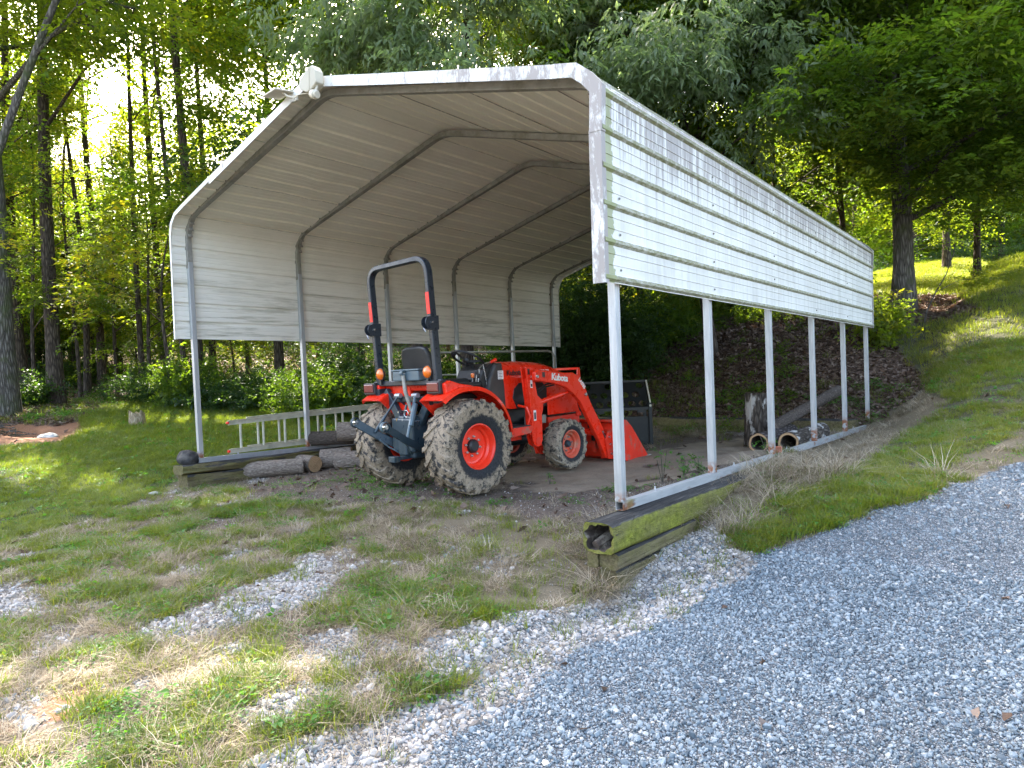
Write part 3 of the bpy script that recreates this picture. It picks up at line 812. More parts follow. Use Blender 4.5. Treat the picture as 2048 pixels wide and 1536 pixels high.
def place(n, box, seed, dens):
    """random ground points in box kept with probability dens(W)"""
    r = np.random.default_rng(seed)
    x = r.uniform(box[0], box[1], n); y = r.uniform(box[2], box[3], n)
    z = H(x, y); W = cover(x, y, z)
    inv = (W['px'] > -160) & (W['px'] < 2210) & (W['py'] < 1750) & (W['d'] > .3)
    near = inv | (W['d'] > .3) & (W['px'] > -500) & (W['px'] < 2500) & (W['py'] < 2100) & (r.uniform(size=n) < .35)
    k = near & (r.uniform(size=n) < dens(W, x, y))
    return x[k], y[k], z[k], {a: b[k] for a, b in W.items()}, r
def randrot(r, n, tilt=.15):
    return np.stack([r.normal(0, tilt, n), r.normal(0, tilt, n), r.uniform(0, 6.283, n)], 1)
def do(name, lib, label, sets, tilt=.15, size=(.7, 1.3), dz=0, tf=None, sf=None):
    P = []; Rr = []; S = []; T = []
    for (n, box, seed, dens) in sets:
        x, y, z, W, r = place(n, box, seed, dens)
        m = len(x)
        if not m: continue
        P.append(np.stack([x, y, z + dz], 1)); Rr.append(randrot(r, m, tilt))
        s = r.uniform(size[0], size[1], m)
        if sf is not None: s = s * sf(x, y, W, r)
        S.append(s)
        T.append(np.clip(tf(x, y, W, r), 0, 1) if tf is not None else r.uniform(0, 1, m))
    P = np.concatenate(P); 
    o = scatter(name, P, np.concatenate(Rr), np.concatenate(S), np.concatenate(T), LIB[lib])
    o['label'] = label
    print(name, len(P))
    return o
NEAR = (1.0, 9.0, -3.5, 2.5); MID = (-14, 9.5, -4, 9); FAR = (-30, 26, -4, 30)
farsc = lambda x, y, W, r: 1 + ss(6, 16, W['d']) * 1.6
tg = lambda x, y, W, r: .25 + .5 * W['n1'] + r.normal(0, .16, len(x)) + .25 * W['lush'] * (W['px'] > 1400)
under = lambda x, y: ((x > -.05) & (x < 5.95) & (y > -.1) & (y < 7.6)).astype(float)
road_y = lambda W: W['blue']
cl = lambda x, y: ss(.34, .56, fbm(x * 6.5, y * 6.5, 301, 3)) * 1.15
cl2 = lambda x, y: ss(.38, .60, fbm(x * 4.5, y * 4.5, 302, 3)) * 1.1
do('grass', 'grass', 'short green grass growing across the lawn and yard', [
    (130000, NEAR, 1, lambda W, x, y: (W['lush'] * .8 + W['mix'] * .46 + W['bare'] * .03 + W['dry'] * .05 + W['tan'] * .02) * cl(x, y)),
    (220000, MID, 2, lambda W, x, y: (W['lush'] * .75 + W['mix'] * .36 + W['soil'] * .008 * (1 - W['sand']) + W['litter'] * .03) * cl(x, y)),
    (230000, (-30, 26, -4, 48), 3, lambda W, x, y: W['lush'] * (W['d'] > 9) + W['litter'] * .03)], tf=tg, sf=farsc)
do('taller_grass', 'tall', 'taller tufts of green grass along the drive edge', [
    (26000, NEAR, 4, lambda W, x, y: (W['lush'] * (W['px'] > 1380) * .22 + W['mix'] * .07 * (W['n2'] > .5))),
    (30000, MID, 5, lambda W, x, y: W['lush'] * (W['px'] > 1400) * .15 + W['litter'] * .015)], tf=tg, sf=lambda x, y, W, r: .75 + ss(6, 16, W['d']) * .8)
do('dry_grass', 'straw', 'dry straw coloured grass flattened over the soil', [
    (90000, NEAR, 6, lambda W, x, y: (W['dry'] * .50 + W['mix'] * .28 + W['bare'] * .14 + W['lush'] * (.05 + .25 * (W['px'] > 1400)) + W['tan'] * .05 + W['red'] * .25 + W['soil'] * .03) * cl2(x, y)),
    (110000, MID, 7, lambda W, x, y: (W['dry'] * .55 + W['mix'] * .28 + W['bare'] * .14 + W['lush'] * (.08 + .28 * (W['px'] > 1400)) + W['soil'] * .02 + W['litter'] * .08) * cl2(x, y))], sf=farsc)
do('long_dry_grass', 'hay', 'long dry grass bent over beside the rail and old beams', [
    (26000, NEAR, 8, lambda W, x, y: W['dry'] * ((W['px'] > 1180) * .20 + .002) * (W['px'] < 1900)),
    (12000, MID, 9, lambda W, x, y: W['dry'] * .16 * (W['px'] > 1300))], sf=lambda x, y, W, r: .5 + .7 * W['n1'])
do('weeds', 'weed', 'low broadleaf weeds scattered over the yard', [
    (9000, NEAR, 10, lambda W, x, y: (W['mix'] * .12 + W['lush'] * .10 + W['soil'] * .03 + W['dry'] * .015)),
    (26000, MID, 11, lambda W, x, y: W['mix'] * .10 + W['lush'] * .10 + W['litter'] * .05 * (W['n2'] > .5))], sf=lambda x, y, W, r: .8 + ss(6, 14, W['d']) * 1.0)
do('clover', 'clover', 'patches of small leaved clover among the grass', [
    (26000, NEAR, 12, lambda W, x, y: ((W['lush'] * .35 * (W['px'] > 1400)) + (W['mix'] + .3 * W['soil']) * .65 * (W['n2'] > .57))),
    (34000, MID, 13, lambda W, x, y: ((W['lush'] + W['mix']) * .4 + W['litter'] * .7 * (W['n1'] > .54)) * (W['n2'] > .50))], sf=farsc)
do('fallen_leaves', 'dead', 'brown fallen leaves covering the bank and scattered in the yard', [
    (9000, NEAR, 14, lambda W, x, y: .006 * (1 - W['blue']) + .0025 + W['soil'] * .07 + W['dry'] * .02),
    (150000, (-14, 14, 3.5, 18), 15, lambda W, x, y: W['litter'] * .95),
    (60000, MID, 16, lambda W, x, y: W['litter'] * .6 + .012 + W['soil'] * .06),
    (60000, FAR, 17, lambda W, x, y: W['litter'] * .8)], tilt=.5, dz=.008, size=(.55, 1.35), tf=lambda x, y, W, r: r.beta(1.6, 2.2, len(x)), sf=lambda x, y, W, r: (1 + ss(10, 20, W['d']) * .8) * (.55 + .45 * ss(3, 6, W['d'])))
do('gravel', 'rb', 'blue grey crushed stone gravel covering the drive', [
    (120000, (4.6, 8.6, -3.4, 0.6), 18, lambda W, x, y: W['blue'] * 1.0 + W['tan'] * .25),
    (110000, (4.6, 11, -1, 5), 19, lambda W, x, y: W['blue'] * .9 * (W['d'] > 2.5)),
    (50000, (6.5, 16, 2, 12), 24, lambda W, x, y: W['blue'] * .9)],
   tilt=.9, dz=.003, size=(.007, .018), tf=lambda x, y, W, r: r.beta(1.8, 2.4, len(x)) + .5 * (fbm(x * .9 + y * .5, y * .5, 401) - .5), sf=lambda x, y, W, r: (.72 + 1.3 * r.uniform(size=len(x)) ** 7) * (1 + .7 * ss(3, 8, W['d'])) * (.8 + .5 * W['n1']))
do('pale_gravel', 'rt', 'pale tan pebbles along the edge of the drive and in bare patches', [
    (65000, (2.0, 8.4, -3.4, 1.8), 20, lambda W, x, y: W['tan'] * 1.0 + W['blue'] * .06 + W['soil'] * .06 + W['red'] * .05 + W['dry'] * .05 + W['bare'] * .12),
    (50000, (-2, 7, -3, 2.2), 21, lambda W, x, y: W['tan'] * .8 + W['soil'] * .05 + W['mix'] * .02 + W['bare'] * .10 + W['dry'] * .03)],
   tilt=.7, dz=.002, size=(.014, .036), sf=lambda x, y, W, r: (.6 + 1.0 * r.uniform(size=len(x)) ** 4) * (.5 + .5 * W['tan']))
# ------------------------------------------------------------------ carport
WC = 5.93
YR = [0.0, 1.502, 3.023, 4.578, 6.122, 7.607]
YL = [-0.016, 1.493, 3.064, 4.605, 6.163, 7.549]
def warp(x, z, y):
    """slight sag of the old frame towards the back"""
    s = np.interp(z, [-.06, 1.43, 2.8, 3.6], [-.0238, -.0085, -.0087, .010])
    return z + s * y
cp = empty('carport', (0, 0, 0)); tag(cp, 'open sided white metal carport with stained corrugated sheets on galvanized posts', 'carport')
def arc(p0, p1, p2, rad, n=6):
    """round the corner p1"""
    a = (Vector(p0) - Vector(p1)).normalized(); b = (Vector(p2) - Vector(p1)).normalized()
    q0 = Vector(p1) + a * rad; q2 = Vector(p1) + b * rad
    return [tuple((q0 * (1 - t) ** 2 + Vector(p1) * 2 * t * (1 - t) + q2 * t * t)) for t in np.linspace(0, 1, n)]
KL, KR, RZ = 2.915, 2.70, 3.555
TB = .057
for k in range(6):
    yl, yr = YL[k], YR[k]
    yy = lambda x: yl + (yr - yl) * x / WC
    def w3(x, z): return (x, yy(x), float(warp(x, z, yy(x))))
    baseL = w3(.0, -.005); baseR = w3(WC, 0.0)
    for side, xb, xt, kz, bz in ((0, .02, -.02, KL, -.02), (1, WC, WC + .02, KR, 0)):
        zt = kz - .52
        b = MB(); b.tube([w3(xb, bz), w3(xb + (xt - xb) * .7, zt)], 1.0, sq=(TB, TB), up=(0, 1, 0))
        b.build('post', M['post'], cp, bevel=.004)
        # small screws on the post
    bow = [w3(-.012, KL - .60)]
    bow += [w3(a, c) for a, c in arc((-.015, 1.5), (-.02, KL), (WC / 2, RZ), .30, 9)]
    bow += [w3(a, c) for a, c in arc((-.02, KL), (WC / 2 + .01, RZ), (WC + .02, KR), .16, 6)]
    bow += [w3(a, c) for a, c in arc((WC / 2, RZ), (WC + .02, KR), (WC + .01, 1.5), .22, 9)]
    bow += [w3(WC + .012, KR - .60)]
    b = MB(); rs = [1.0] * len(bow)
    for i in (3, 5, 7): rs[i] = .90 - .02 * (i % 3)
    b.tube(bow, [1.07 * r for r in rs], sq=(TB, TB), up=(0, 1, 0))
    b.build('roof_bow', M['galv_dark'], cp, bevel=.004)
    # crimped inner bend at the two knees
    for (xx, zz, sgn) in ((.045, KL - .20, 1), (WC - .035, KR - .16, -1)):
        for q in range(3):
            b = MB()
            p = w3(xx + sgn * (.002 + .028 * q), zz + .07 * q)
            b.box((p[0] + sgn * .004, p[1], p[2]), (.018, .050, .045), (0, -.5 * sgn - .2 * q * sgn, 0))
            b.build('crimp', M['galv_dark'], cp, bevel=.006)
# base rails
for nm, x0, x1, y0, y1, zz in (('r', WC, WC, -.02, 7.66, 0.0), ('l', .02, .02, -.05, 7.6, -.02)):
    b = MB(); w = TB / 2; t = .004
    n = 12
    ys = np.linspace(y0, y1, n)
    outer = [(-w, -TB), (w, -TB), (w, 0), (-w, 0)]; inner = [(-w + t, -TB + t), (w - t, -TB + t), (w - t, -t), (-w + t, -t)]
    V = []
    for y in ys:
        for (a, c) in outer + inner: V.append((x0 + a, y, float(warp(0, zz + c, y)) - .001))
    Fs = []
    for i in range(n - 1):
        for j in range(4):
            o = i * 8; Fs.append((o + j, o + 8 + j, o + 8 + (j + 1) % 4, o + (j + 1) % 4))
            Fs.append((o + 4 + j, o + 4 + (j + 1) % 4, o + 12 + (j + 1) % 4, o + 12 + j))
    for o in (0, (n - 1) * 8):
        for j in range(4): Fs.append((o + j, o + (j + 1) % 4, o + 4 + (j + 1) % 4, o + 4 + j))
    b.add(V, Fs); b.build('base_rail', M['rail'] if nm == 'r' else M['galv'], cp)
    for y in (np.array(YR if nm == 'r' else YL) + .48)[:5]:
        b = MB(); b.lathe([(0, .011), (.010, .011), (.013, .006), (.030, .006), (.031, 0)], 8, 'Z', (x0, y, float(warp(0, zz, y)))); b.build('anchor_bolt', M['brick'] if 0 else M['rail'], cp)
# corrugated sheets: one profile run over the section, cut into sheets
PATH = [(6.000, 1.402), (6.022, 2.600), (5.945, 2.685), (5.862, 2.757), (2.97, 3.61), (.34, 2.985), (.12, 2.925), (.015, 2.83), (-.03, 2.70), (-.045, 1.452)]
def path_at(s):
    for i in range(len(PATH) - 1):
        a = Vector(PATH[i]); b = Vector(PATH[i + 1]); l = (b - a).length
        if s <= l or i == len(PATH) - 2:
            d = (b - a) / l
            return a + d * s, Vector((d.y, -d.x))
        s -= l
tot = sum((Vector(PATH[i + 1]) - Vector(PATH[i])).length for i in range(len(PATH) - 1))
RIB = .228
cum = [0]
for i in range(len(PATH) - 1): cum.append(cum[-1] + (Vector(PATH[i + 1]) - Vector(PATH[i])).length)
nr = int(tot / RIB) + 1
ribs = [RIB * (i + .14) for i in range(nr)]
def sheet_profile(s0, s1):
    """arc positions, heights and whether the piece after it carries algae"""
    out = [(s0, 0, 0)]
    for c in ribs:
        if c - .028 > s0 - .001 and c + .028 < s1 + .001:
            out += [(c - .026, 0, 1), (c - .010, .018, 1), (c + .012, .018, 0), (c + .022, 0, 0)]
        for m in (c + RIB * .36, c + RIB * .67):
            if m - .006 > s0 and m + .006 < s1:
                out += [(m - .006, 0, 1), (m - .001, .0045, 0), (m + .005, 0, 0)]
    for c in cum[1:-1]:
        if s0 < c < s1 and all(abs(c - o[0]) > .012 for o in out): out.append((c, 0, 0))
    out.append((s1, 0, 0)); out.sort(); return out
cuts = [0.0]; 
i = 4
while ribs[min(i, nr - 1)] + .03 < tot - .3 and i < nr:
    cuts.append(ribs[i] + .034); i += 4
cuts.append(tot)
Y0, Y1 = -.215, 7.83
sheety = np.linspace(Y0, Y1, 46)
for ci in range(len(cuts) - 1):
    s0, s1 = cuts[ci], cuts[ci + 1]
    pr = sheet_profile(s0, s1)
    if ci: pr = [(s0 - .024, -.009, 0), (s0 - .020, -.0028, 0), (s0 - .001, -.0026, 0)] + pr[1:]
    V = []; F = []; MI = []; n = len(pr)
    dent = 0.0
    for side in (0, 1):
        for y in sheety:
            for (s, h, al) in pr:
                p, nrm = path_at(s)
                wav = .006 * (float(vnoise(y * 1.1 + dent, s * 1.7, 77)) - .5) + .004 * (float(vnoise(y * 3 + dent, s * 4, 78)) - .5)
                if 5.6 < s < 7.3: wav += .020 * math.exp(-((y - .9) / .55) ** 2) * (float(vnoise(y * 5, s * 6, 79)) - .5) * 2
                q = p + nrm * (h + wav - (.0022 if side else 0))
                x, z = q.x, q.y
                V.append((x, y, float(warp(x, z, y))))
    ny_ = len(sheety); o2 = ny_ * n
    vertical = (s0 < 1.3) or (s1 > tot - 1.25)
    for j in range(ny_ - 1):
        for k in range(n - 1):
            a = j * n + k
            F.append((a, a + 1, a + n + 1, a + n)); MI.append(1 if (pr[k][2] and pr[k][1] >= 0 and vertical and (pr[k + 1][0] - pr[k][0]) < .03 and pr[k + 1][1] > .01) else 0)
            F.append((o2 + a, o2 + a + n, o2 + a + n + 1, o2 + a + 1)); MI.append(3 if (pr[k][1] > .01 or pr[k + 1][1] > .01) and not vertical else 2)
    for k in range(n - 1):
        for j in (0, ny_ - 1):
            a = j * n + k; F.append((a, a + 1, o2 + a + 1, o2 + a)); MI.append(0)
    for j in range(ny_ - 1):
        for k in (0, n - 1):
            a = j * n + k; F.append((a, a + n, o2 + a + n, o2 + a)); MI.append(0)
    me = bpy.data.meshes.new('sheet'); me.from_pydata(V, [], F)
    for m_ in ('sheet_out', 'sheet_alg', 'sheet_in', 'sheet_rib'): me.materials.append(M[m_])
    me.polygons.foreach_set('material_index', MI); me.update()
    midx = (s0 + s1) / 2
    o = link('wall_sheet' if vertical else 'roof_sheet', me, cp)
# screws on the right wall sheets
for k in range(6):
    for zz in (1.49, 1.715, 1.945, 2.175, 2.405):
        b = MB(); x = 6.002 + .022 * (zz - 1.4) / 1.2
        if (k + int(zz * 50)) % 4 == 0: continue
        b.lathe([(0, .009), (.003, .009), (.003, .0055), (.008, .0055), (.008, 0)], 6, 'X', (x + .001, YR[k] - .01 + .012 * ((k * 7) % 3), float(warp(x, zz, YR[k])))); b.build('screw', M['galv_dark'], cp)
# edge trim: L section along the front and rear edges, in lengths
def trim(points, y, face, name='edge_trim', out=1):
    """points: outer line (x,z); face: width of the face towards the section inside"""
    P = [Vector(p) for p in points]; n = len(P)
    def off(i, d):
        t1 = (P[i] - P[max(i - 1, 0)]); t2 = (P[min(i + 1, n - 1)] - P[i])
        t = (t1.normalized() if t1.length else t2.normalized()) + (t2.normalized() if t2.length else t1.normalized()); t.normalize()
        nn = Vector((t.y, -t.x)); c = 1.0
        if t1.length and t2.length: c = 1 / max(.6, math.cos(t1.angle(t2) / 2))
        return P[i] - nn * d * c
    yf = y - .004 * out; yb = y + .045 * out
    V = []; 
    for i in range(n):
        o_ = P[i]; a = off(i, face); o2_ = off(i, .003)
        for (q, yy_) in ((o_, yf), (a, yf), (a, yf + .003 * out), (o2_, yf + .003 * out), (o2_, yb), (o_, yb)):
            V.append((q.x, yy_, float(warp(q.x, q.y, y))))
    F = []
    for i in range(n - 1):
        for j in range(6): F.append((i * 6 + j, (i + 1) * 6 + j, (i + 1) * 6 + (j + 1) % 6, i * 6 + (j + 1) % 6))
    F += [tuple(range(6)), tuple(range((n - 1) * 6, n * 6))]
    b = MB(); b.add(V, F); return b.build(name, M['trim'], cp)
OUT = [(p[0], p[1]) for p in PATH]
def offset_path(d):
    o = []
    for i, p in enumerate(OUT):
        a = Vector(OUT[max(i - 1, 0)]); b = Vector(OUT[min(i + 1, len(OUT) - 1)]); t = (b - a).normalized(); o.append((p[0] + t.y * d, p[1] - t.x * d))
    return o
OP = offset_path(.024)
for (y, out) in ((Y0 - .004, 1), (Y1 + .004, -1)):
    fw = .088
    rw = [OP[0], OP[1]]
    rw[0] = (6.014, 1.395)
    zj = 2.34
    trim([rw[0], (6.026, zj)], y, fw, out=out)
    trim([(6.031, zj - .02), OP[1], OP[2], OP[3], (5.70, OP[3][1] + (5.862 - 5.70) * .295)], y - .0035 * out, fw, out=out)
    trim([(5.74, OP[3][1] + (5.862 - 5.74) * .295 - .002), (3.62, OP[4][1] - (3.62 - 2.97) * .295)], y, fw, out=out)
    trim([(3.66, OP[4][1] - (3.66 - 2.97) * .295 + .001), OP[4], (2.6, OP[4][1] - .37 * .2376)], y - .0035 * out, fw, out=out)
    trim([(2.64, OP[4][1] - .33 * .2376 - .002), (1.0, OP[5][1] + .66 * .2376)], y, fw * .9, out=out)
    trim([(1.04, OP[5][1] + .70 * .2376), OP[5], OP[6], OP[7], OP[8]], y - .0035 * out, fw * .55, out=out)
    trim([OP[8], (-.067, 1.445)], y, fw * .45, out=out)

# ------------------------------------------------------------------ beams under the rails
def beam(name, x0, x1, y0, y1, z0, z1, mat, seed, rot=(0, 0, 0), hollow=False, drift=0.0, dz=0.0, rough=.008):
    """old hewn beam running along y, with rounded uneven edges"""
    ny2 = max(6, int((y1 - y0) / .06)); m = 28
    cx, cz = (x0 + x1) / 2, (z0 + z1) / 2; hw, hh = (x1 - x0) / 2, (z1 - z0) / 2
    V = []; F = []
    for i in range(ny2 + 1):
        t = i / ny2; y = y0 + (y1 - y0) * t
        for j in range(m):
            a = 2 * math.pi * j / m
            c, s_ = math.cos(a), math.sin(a); e = 9.0
            r_ = (abs(c) ** e + abs(s_) ** e) ** (-1 / e)
            nz = 1 + rough / .1 * (mnoise.noise(Vector((c * 1.6 + seed, s_ * 1.6, y * 1.6))) + .5 * mnoise.noise(Vector((c * 5 + seed, s_ * 5, y * 3.5))))
            yj = y + (.02 * mnoise.noise(Vector((c * 2, s_ * 2, seed))) if i in (0,) else 0)
            V.append((cx + drift * t + hw * r_ * c * nz, yj, cz + dz * t + hh * r_ * s_ * nz))
    for i in range(ny2):
        for j in range(m): F.append((i * m + j, (i + 1) * m + j, (i + 1) * m + (j + 1) % m, i * m + (j + 1) % m))
    b = MB(); b.add(V, F)
    if hollow:
        prev = list(range(m)); 
        for q, (sc, dy) in enumerate(((.84, .004), (.78, .05), (.70, .16), (.3, .24))):
            ring = []
            for j in range(m):
                a = 2 * math.pi * j / m; n_ = 1 + .35 * mnoise.noise(Vector((math.cos(a) * 2.2 + q * .3, math.sin(a) * 2.2, seed + 3)))
                vx = V[j]; ring.append((cx + (vx[0] - cx) * sc * n_, y0 + dy, cz + (vx[2] - cz) * sc * n_))
            o = len(b.v); b.cur = 1; b.add(ring, []); 
            for j in range(m):
                b.f.append((prev[j], prev[(j + 1) % m], o + (j + 1) % m, o + j)); b.m.append(0 if q == 0 else 1)
            prev = list(range(o, o + m))
        b.f.append(tuple(prev)); b.m.append(1)
        b.cur = 1
        b.tube([(cx - .03, y0 + .02, cz - .055), (cx + .02, y0 + .2, cz + .01)], [.03, .04], 7)
        b.tube([(cx + .01, y0 + .05, cz - .07), (cx + .0, y0 + .2, cz - .03)], [.022, .03], 6)
        b.cur = 0
    else:
        b.f.append(tuple(range(m))); b.m.append(0)
    b.f.append(tuple(range(ny2 * m, ny2 * m + m))); b.m.append(0)
    o = b.build(name, [mat, M['rot']], None, auto=50, rot=rot)
    return o
o = beam('timber_beam', 5.872, 6.085, -.37, 3.0, -.245, -.060, M['timber_moss'], 3, hollow=True, drift=.03, dz=-.06, rough=.006)
tag(o, 'yellow mossy beam with a rotten hollow end, topmost under the front right post', 'beam')
o = beam('timber_beam', 5.955, 6.085, -.32, .75, -.350, -.252, M['timber'], 11, drift=.02, rough=.010)
tag(o, 'short weathered brown beam wedged below the yellow mossy beam', 'beam')
o = beam('timber_beam', 5.870, 5.945, -.33, .55, -.355, -.252, M['timber'], 15, rough=.012)
tag(o, 'green stained block beside the short brown beam, under the hollow beam end', 'beam')
o = beam('timber_beam', 5.93, 6.07, -.30, .45, -.52, -.358, M['timber'], 19, rough=.012)
tag(o, 'lowest reddish brown beam half buried under the stacked beams', 'beam')
o = beam('timber_beam', -.17, .10, -.27, 2.6, -.20, -.085, M['timber'], 23, rough=.022, dz=-.03)
tag(o, 'split grey beam under the left rail of the carport, upper of two', 'beam')
o = beam('timber_beam', -.15, .11, -.22, 2.6, -.40, -.212, M['timber'], 27, rough=.022, dz=-.03)
tag(o, 'dark split beam on the ground below the left carport rail', 'beam')
o = beam('timber_beam', -.12, .12, -2.9, 2.95, -.13, .13, M['timber'], 31, rough=.01)
o.location = (2.95, 7.25, -.20); o.rotation_euler = (0, 0, math.pi / 2)
tag(o, 'long dark beam lying across the back of the carport at the foot of the bank', 'beam')

# charred stump chunk on the left beam
bm = bmesh.new(); bmesh.ops.create_icosphere(bm, subdivisions=3, radius=.5)
for v in bm.verts:
    v.co *= 1 + .22 * mnoise.noise(v.co * 2.2) + .10 * mnoise.noise(v.co * 6)
    if v.co.z < -.30: v.co.z = -.30
    v.co = Vector((v.co.x * .26, v.co.y * .24, v.co.z * .21))
me = bpy.data.meshes.new('wood_chunk'); bm.to_mesh(me); bm.free(); me.materials.append(simple('charred_wood', (.028, .025, .024), .8, 0, .4, 12, .8, 40, (.10, .09, .075), 7, .5, .68))
o = link('wood_chunk', me, None, (-.055, -.14, -.015)); tag(o, 'black charred wood chunk sitting on the left beam beside the front post', 'wood chunk')

# ------------------------------------------------------------------ logs
def log(name, a, b_, r0, r1, mbark, mend, label, seed=0, hollow=0, cat='log', flatend=True):
    """a: near end (visible cut), b_: far end"""
    A, B = Vector(a), Vector(b_); Lh = (B - A).length; n = 26; k = max(4, int(Lh / .08))
    V = []; F = []; mb = MB(); mb.cur = 0
    for i in range(k + 1):
        t = i / k; r = r0 + (r1 - r0) * t
        for j in range(n):
            an = 2 * math.pi * j / n
            w = 1 + .10 * mnoise.noise(Vector((math.cos(an) * 1.3 + seed, math.sin(an) * 1.3, t * Lh * 1.5))) + .05 * mnoise.noise(Vector((math.cos(an) * 5 + seed, math.sin(an) * 5, t * Lh * 7)))
            V.append((math.cos(an) * r * w, math.sin(an) * r * w, t * Lh))
    for i in range(k):
        for j in range(n): F.append((i * n + j, i * n + (j + 1) % n, (i + 1) * n + (j + 1) % n, (i + 1) * n + j))
    mb.add(V, F)
    ends = []
    z = (B - A).normalized().to_track_quat('Z', 'Y').to_euler()
    o = mb.build(name, [mbark], None, auto=60, loc=A, rot=z)
    for (rr, zz, sg) in ((r0, 0, -1), (r1, Lh, 1)):
        e = MB(); base = 0 if zz == 0 else k * n
        ring = [Vector(V[base + j]) for j in range(n)]
        ro = [(v.x * .985, v.y * .985, v.z + sg * .003) for v in ring]
        if hollow:
            ri = [(v.x * hollow * (1 + .08 * mnoise.noise(v * 9)), v.y * hollow, v.z + sg * .003) for v in ring]
            rd = [(v.x * hollow * .9, v.y * hollow * .9, v.z - sg * min(.5, Lh * .45)) for v in ring]
            e.add(ro + ri, [(j, (j + 1) % n, n + (j + 1) % n, n + j) for j in range(n)])
            e.cur = 1; e.add(ri + rd, [(j, (j + 1) % n, n + (j + 1) % n, n + j) for j in range(n)] + [tuple(range(n, 2 * n))])
        else:
            mid = [(v.x * .5, v.y * .5, v.z + sg * (.003 + .004 * mnoise.noise(v * 20))) for v in ring]
            e.add(ro + mid + [(0, 0, ring[0].z + sg * .005)], [(j, (j + 1) % n, n + (j + 1) % n, n + j) for j in range(n)] + [(n + j, n + (j + 1) % n, 2 * n) for j in range(n)])
        e.build('cut_end', [mend, M['rot']], o)
    tag(o, label, cat); return o
zg = lambda x, y: h1(x, y)
log('log', (.40, 1.16, zg(.3, 1.1) + .105), (-.02, .50, zg(0, .5) + .11), .105, .11, M['bark_log'], M['end_dark'], 'long pale barked log on the ground along the left rail', 1)
log('log', (.42, 1.33, zg(.4, 1.3) + .11), (-.15, 1.28, zg(0, 1.3) + .11), .112, .11, M['bark_log'], M['end_tan'], 'short log showing a fresh tan sawn end beside the long pale log', 2)
log('log', (-.02, 1.55, .05), (.62, 2.05, .05), .105, .10, M['bark_mid'], M['end_dark'], 'dark barked log with a blackened end resting on the other logs', 3)
log('log', (.50, 1.66, .15), (1.02, 2.22, .13), .13, .125, M['bark_log'], M['end_pale'], 'topmost log with a cream sawn end beside the left tractor tyre', 4)
log('log', (.22, 1.56, zg(.3, 1.6) + .13), (.52, 1.86, zg(.5, 1.8) + .13), .14, .135, M['bark_log'], M['end_tan'], 'stubby tan log upright on its bark between two darker logs', 5)
log('log', (.56, 1.56, zg(.6, 1.6) + .11), (1.10, 1.98, zg(1, 2) + .11), .125, .12, M['bark_log'], M['end_grey'], 'brown log with a pale grey end on the ground nearest the left tyre', 6)
log('log', (5.05, 5.25, zg(5.05, 5.25) + .72), (5.03, 5.22, zg(5.05, 5.25) - .02), .165, .175, M['bark_patch'], M['end_tan'], 'hollow log standing upright with pale bark patches at the back', 7, hollow=.78)
log('log', (5.735, 4.22, -.095), (5.72, 5.75, -.10), .118, .11, M['bark_patch'], M['end_tan'], 'hollow log lying by the right rail, nearest the orange brick', 8, hollow=.76)
log('log', (5.43, 4.10, -.10), (5.36, 5.55, -.11), .118, .115, M['bark_dark'], M['end_tan'], 'hollow log lying behind the third right post, left of its pair', 9, hollow=.78)
log('log', (5.35, 4.9, .02), (5.72, 6.75, .40), .075, .075, M['bark_mid'], M['end_grey'], 'rough barked log slanting up over the two hollow logs', 10)
b = MB(); b.box((0, 0, 0), (.10, .075, .06), (0, 0, 0)); o = b.build('brick', M['brick'], None, bevel=.006, loc=(5.935, 3.155, -.071 + .032), rot=(0, 0, .2)); tag(o, 'orange brick resting on the rail beside the third right post', 'brick')

# ------------------------------------------------------------------ ladder leaning along the left rail
ld = empty('ladder', (0, 0, 0)); tag(ld, 'weathered aluminium extension ladder lying on its side along the left rail', 'ladder')
def ladder_section(x, ya, yb, z0, z1, nrungs, off):
    for (za, zb) in ((z1, z1 + .06), (z0, z0)):
        b = MB()
        for (cz, h_, w_) in ((.026, .008, .032), (-.026, .008, .032), (0, .06, .008)):
            b.tube([(x, ya, za + cz), (x, yb, zb + cz)], 1.0, sq=(w_, h_), up=(1, 0, 0))
        b.build('side_rail', M['alu'], ld)
    for i in range(nrungs):
        t = (i + .5) / nrungs; y = ya + (yb - ya) * t
        b = MB(); b.tube([(x, y, z0 + .02), (x, y, z1 + .06 * t - .02)], .0165, 8); b.build('rung', M['alu'], ld, auto=40)
ladder_section(-.075, .40, 3.6, .005, .375, 10, 0)
ladder_section(-.135, .68, 3.8, .02, .40, 10, 0)
for zz in (.005, .375):
    b = MB(); b.box((-.075, .39, zz), (.036, .03, .03)); b.build('end_cap', M['reflector'], ld, bevel=.006)

# ------------------------------------------------------------------ floodlight and solar panel on the ridge
fl = empty('floodlight', (3.14, -.27, 3.505)); tag(fl, 'cream two headed security light fixed to the front ridge of the carport', 'security light')
def headshape(r0, r1, d):
    b = MB()
    b.lathe([(0, r1 * .96), (.012, r1), (d * .3, r1), (d * .75, r0 * 1.05), (d, r0 * .7), (d, 0)], 22, 'Y'); return b
h = MB(); h.prism([(-.135, -.02), (-.12, -.065), (-.05, -.115), (.0, -.12), (.105, -.06), (.125, .05), (.10, .115), (.03, .10), (-.10, .035)], -.05, .075, 1)
hd = h.build('lamp_housing', M['cream'], fl, bevel=.010, loc=(.03, -.05, .0), rot=(R(8), R(-6), R(12))); hd.scale = (.84, .84, .84)
b = MB(); b.prism([(-.02, -.105), (.0, -.108), (.06, .105), (.04, .10)], -.056, -.049, 1)
b.build('lamp_face', M['cream'], hd)
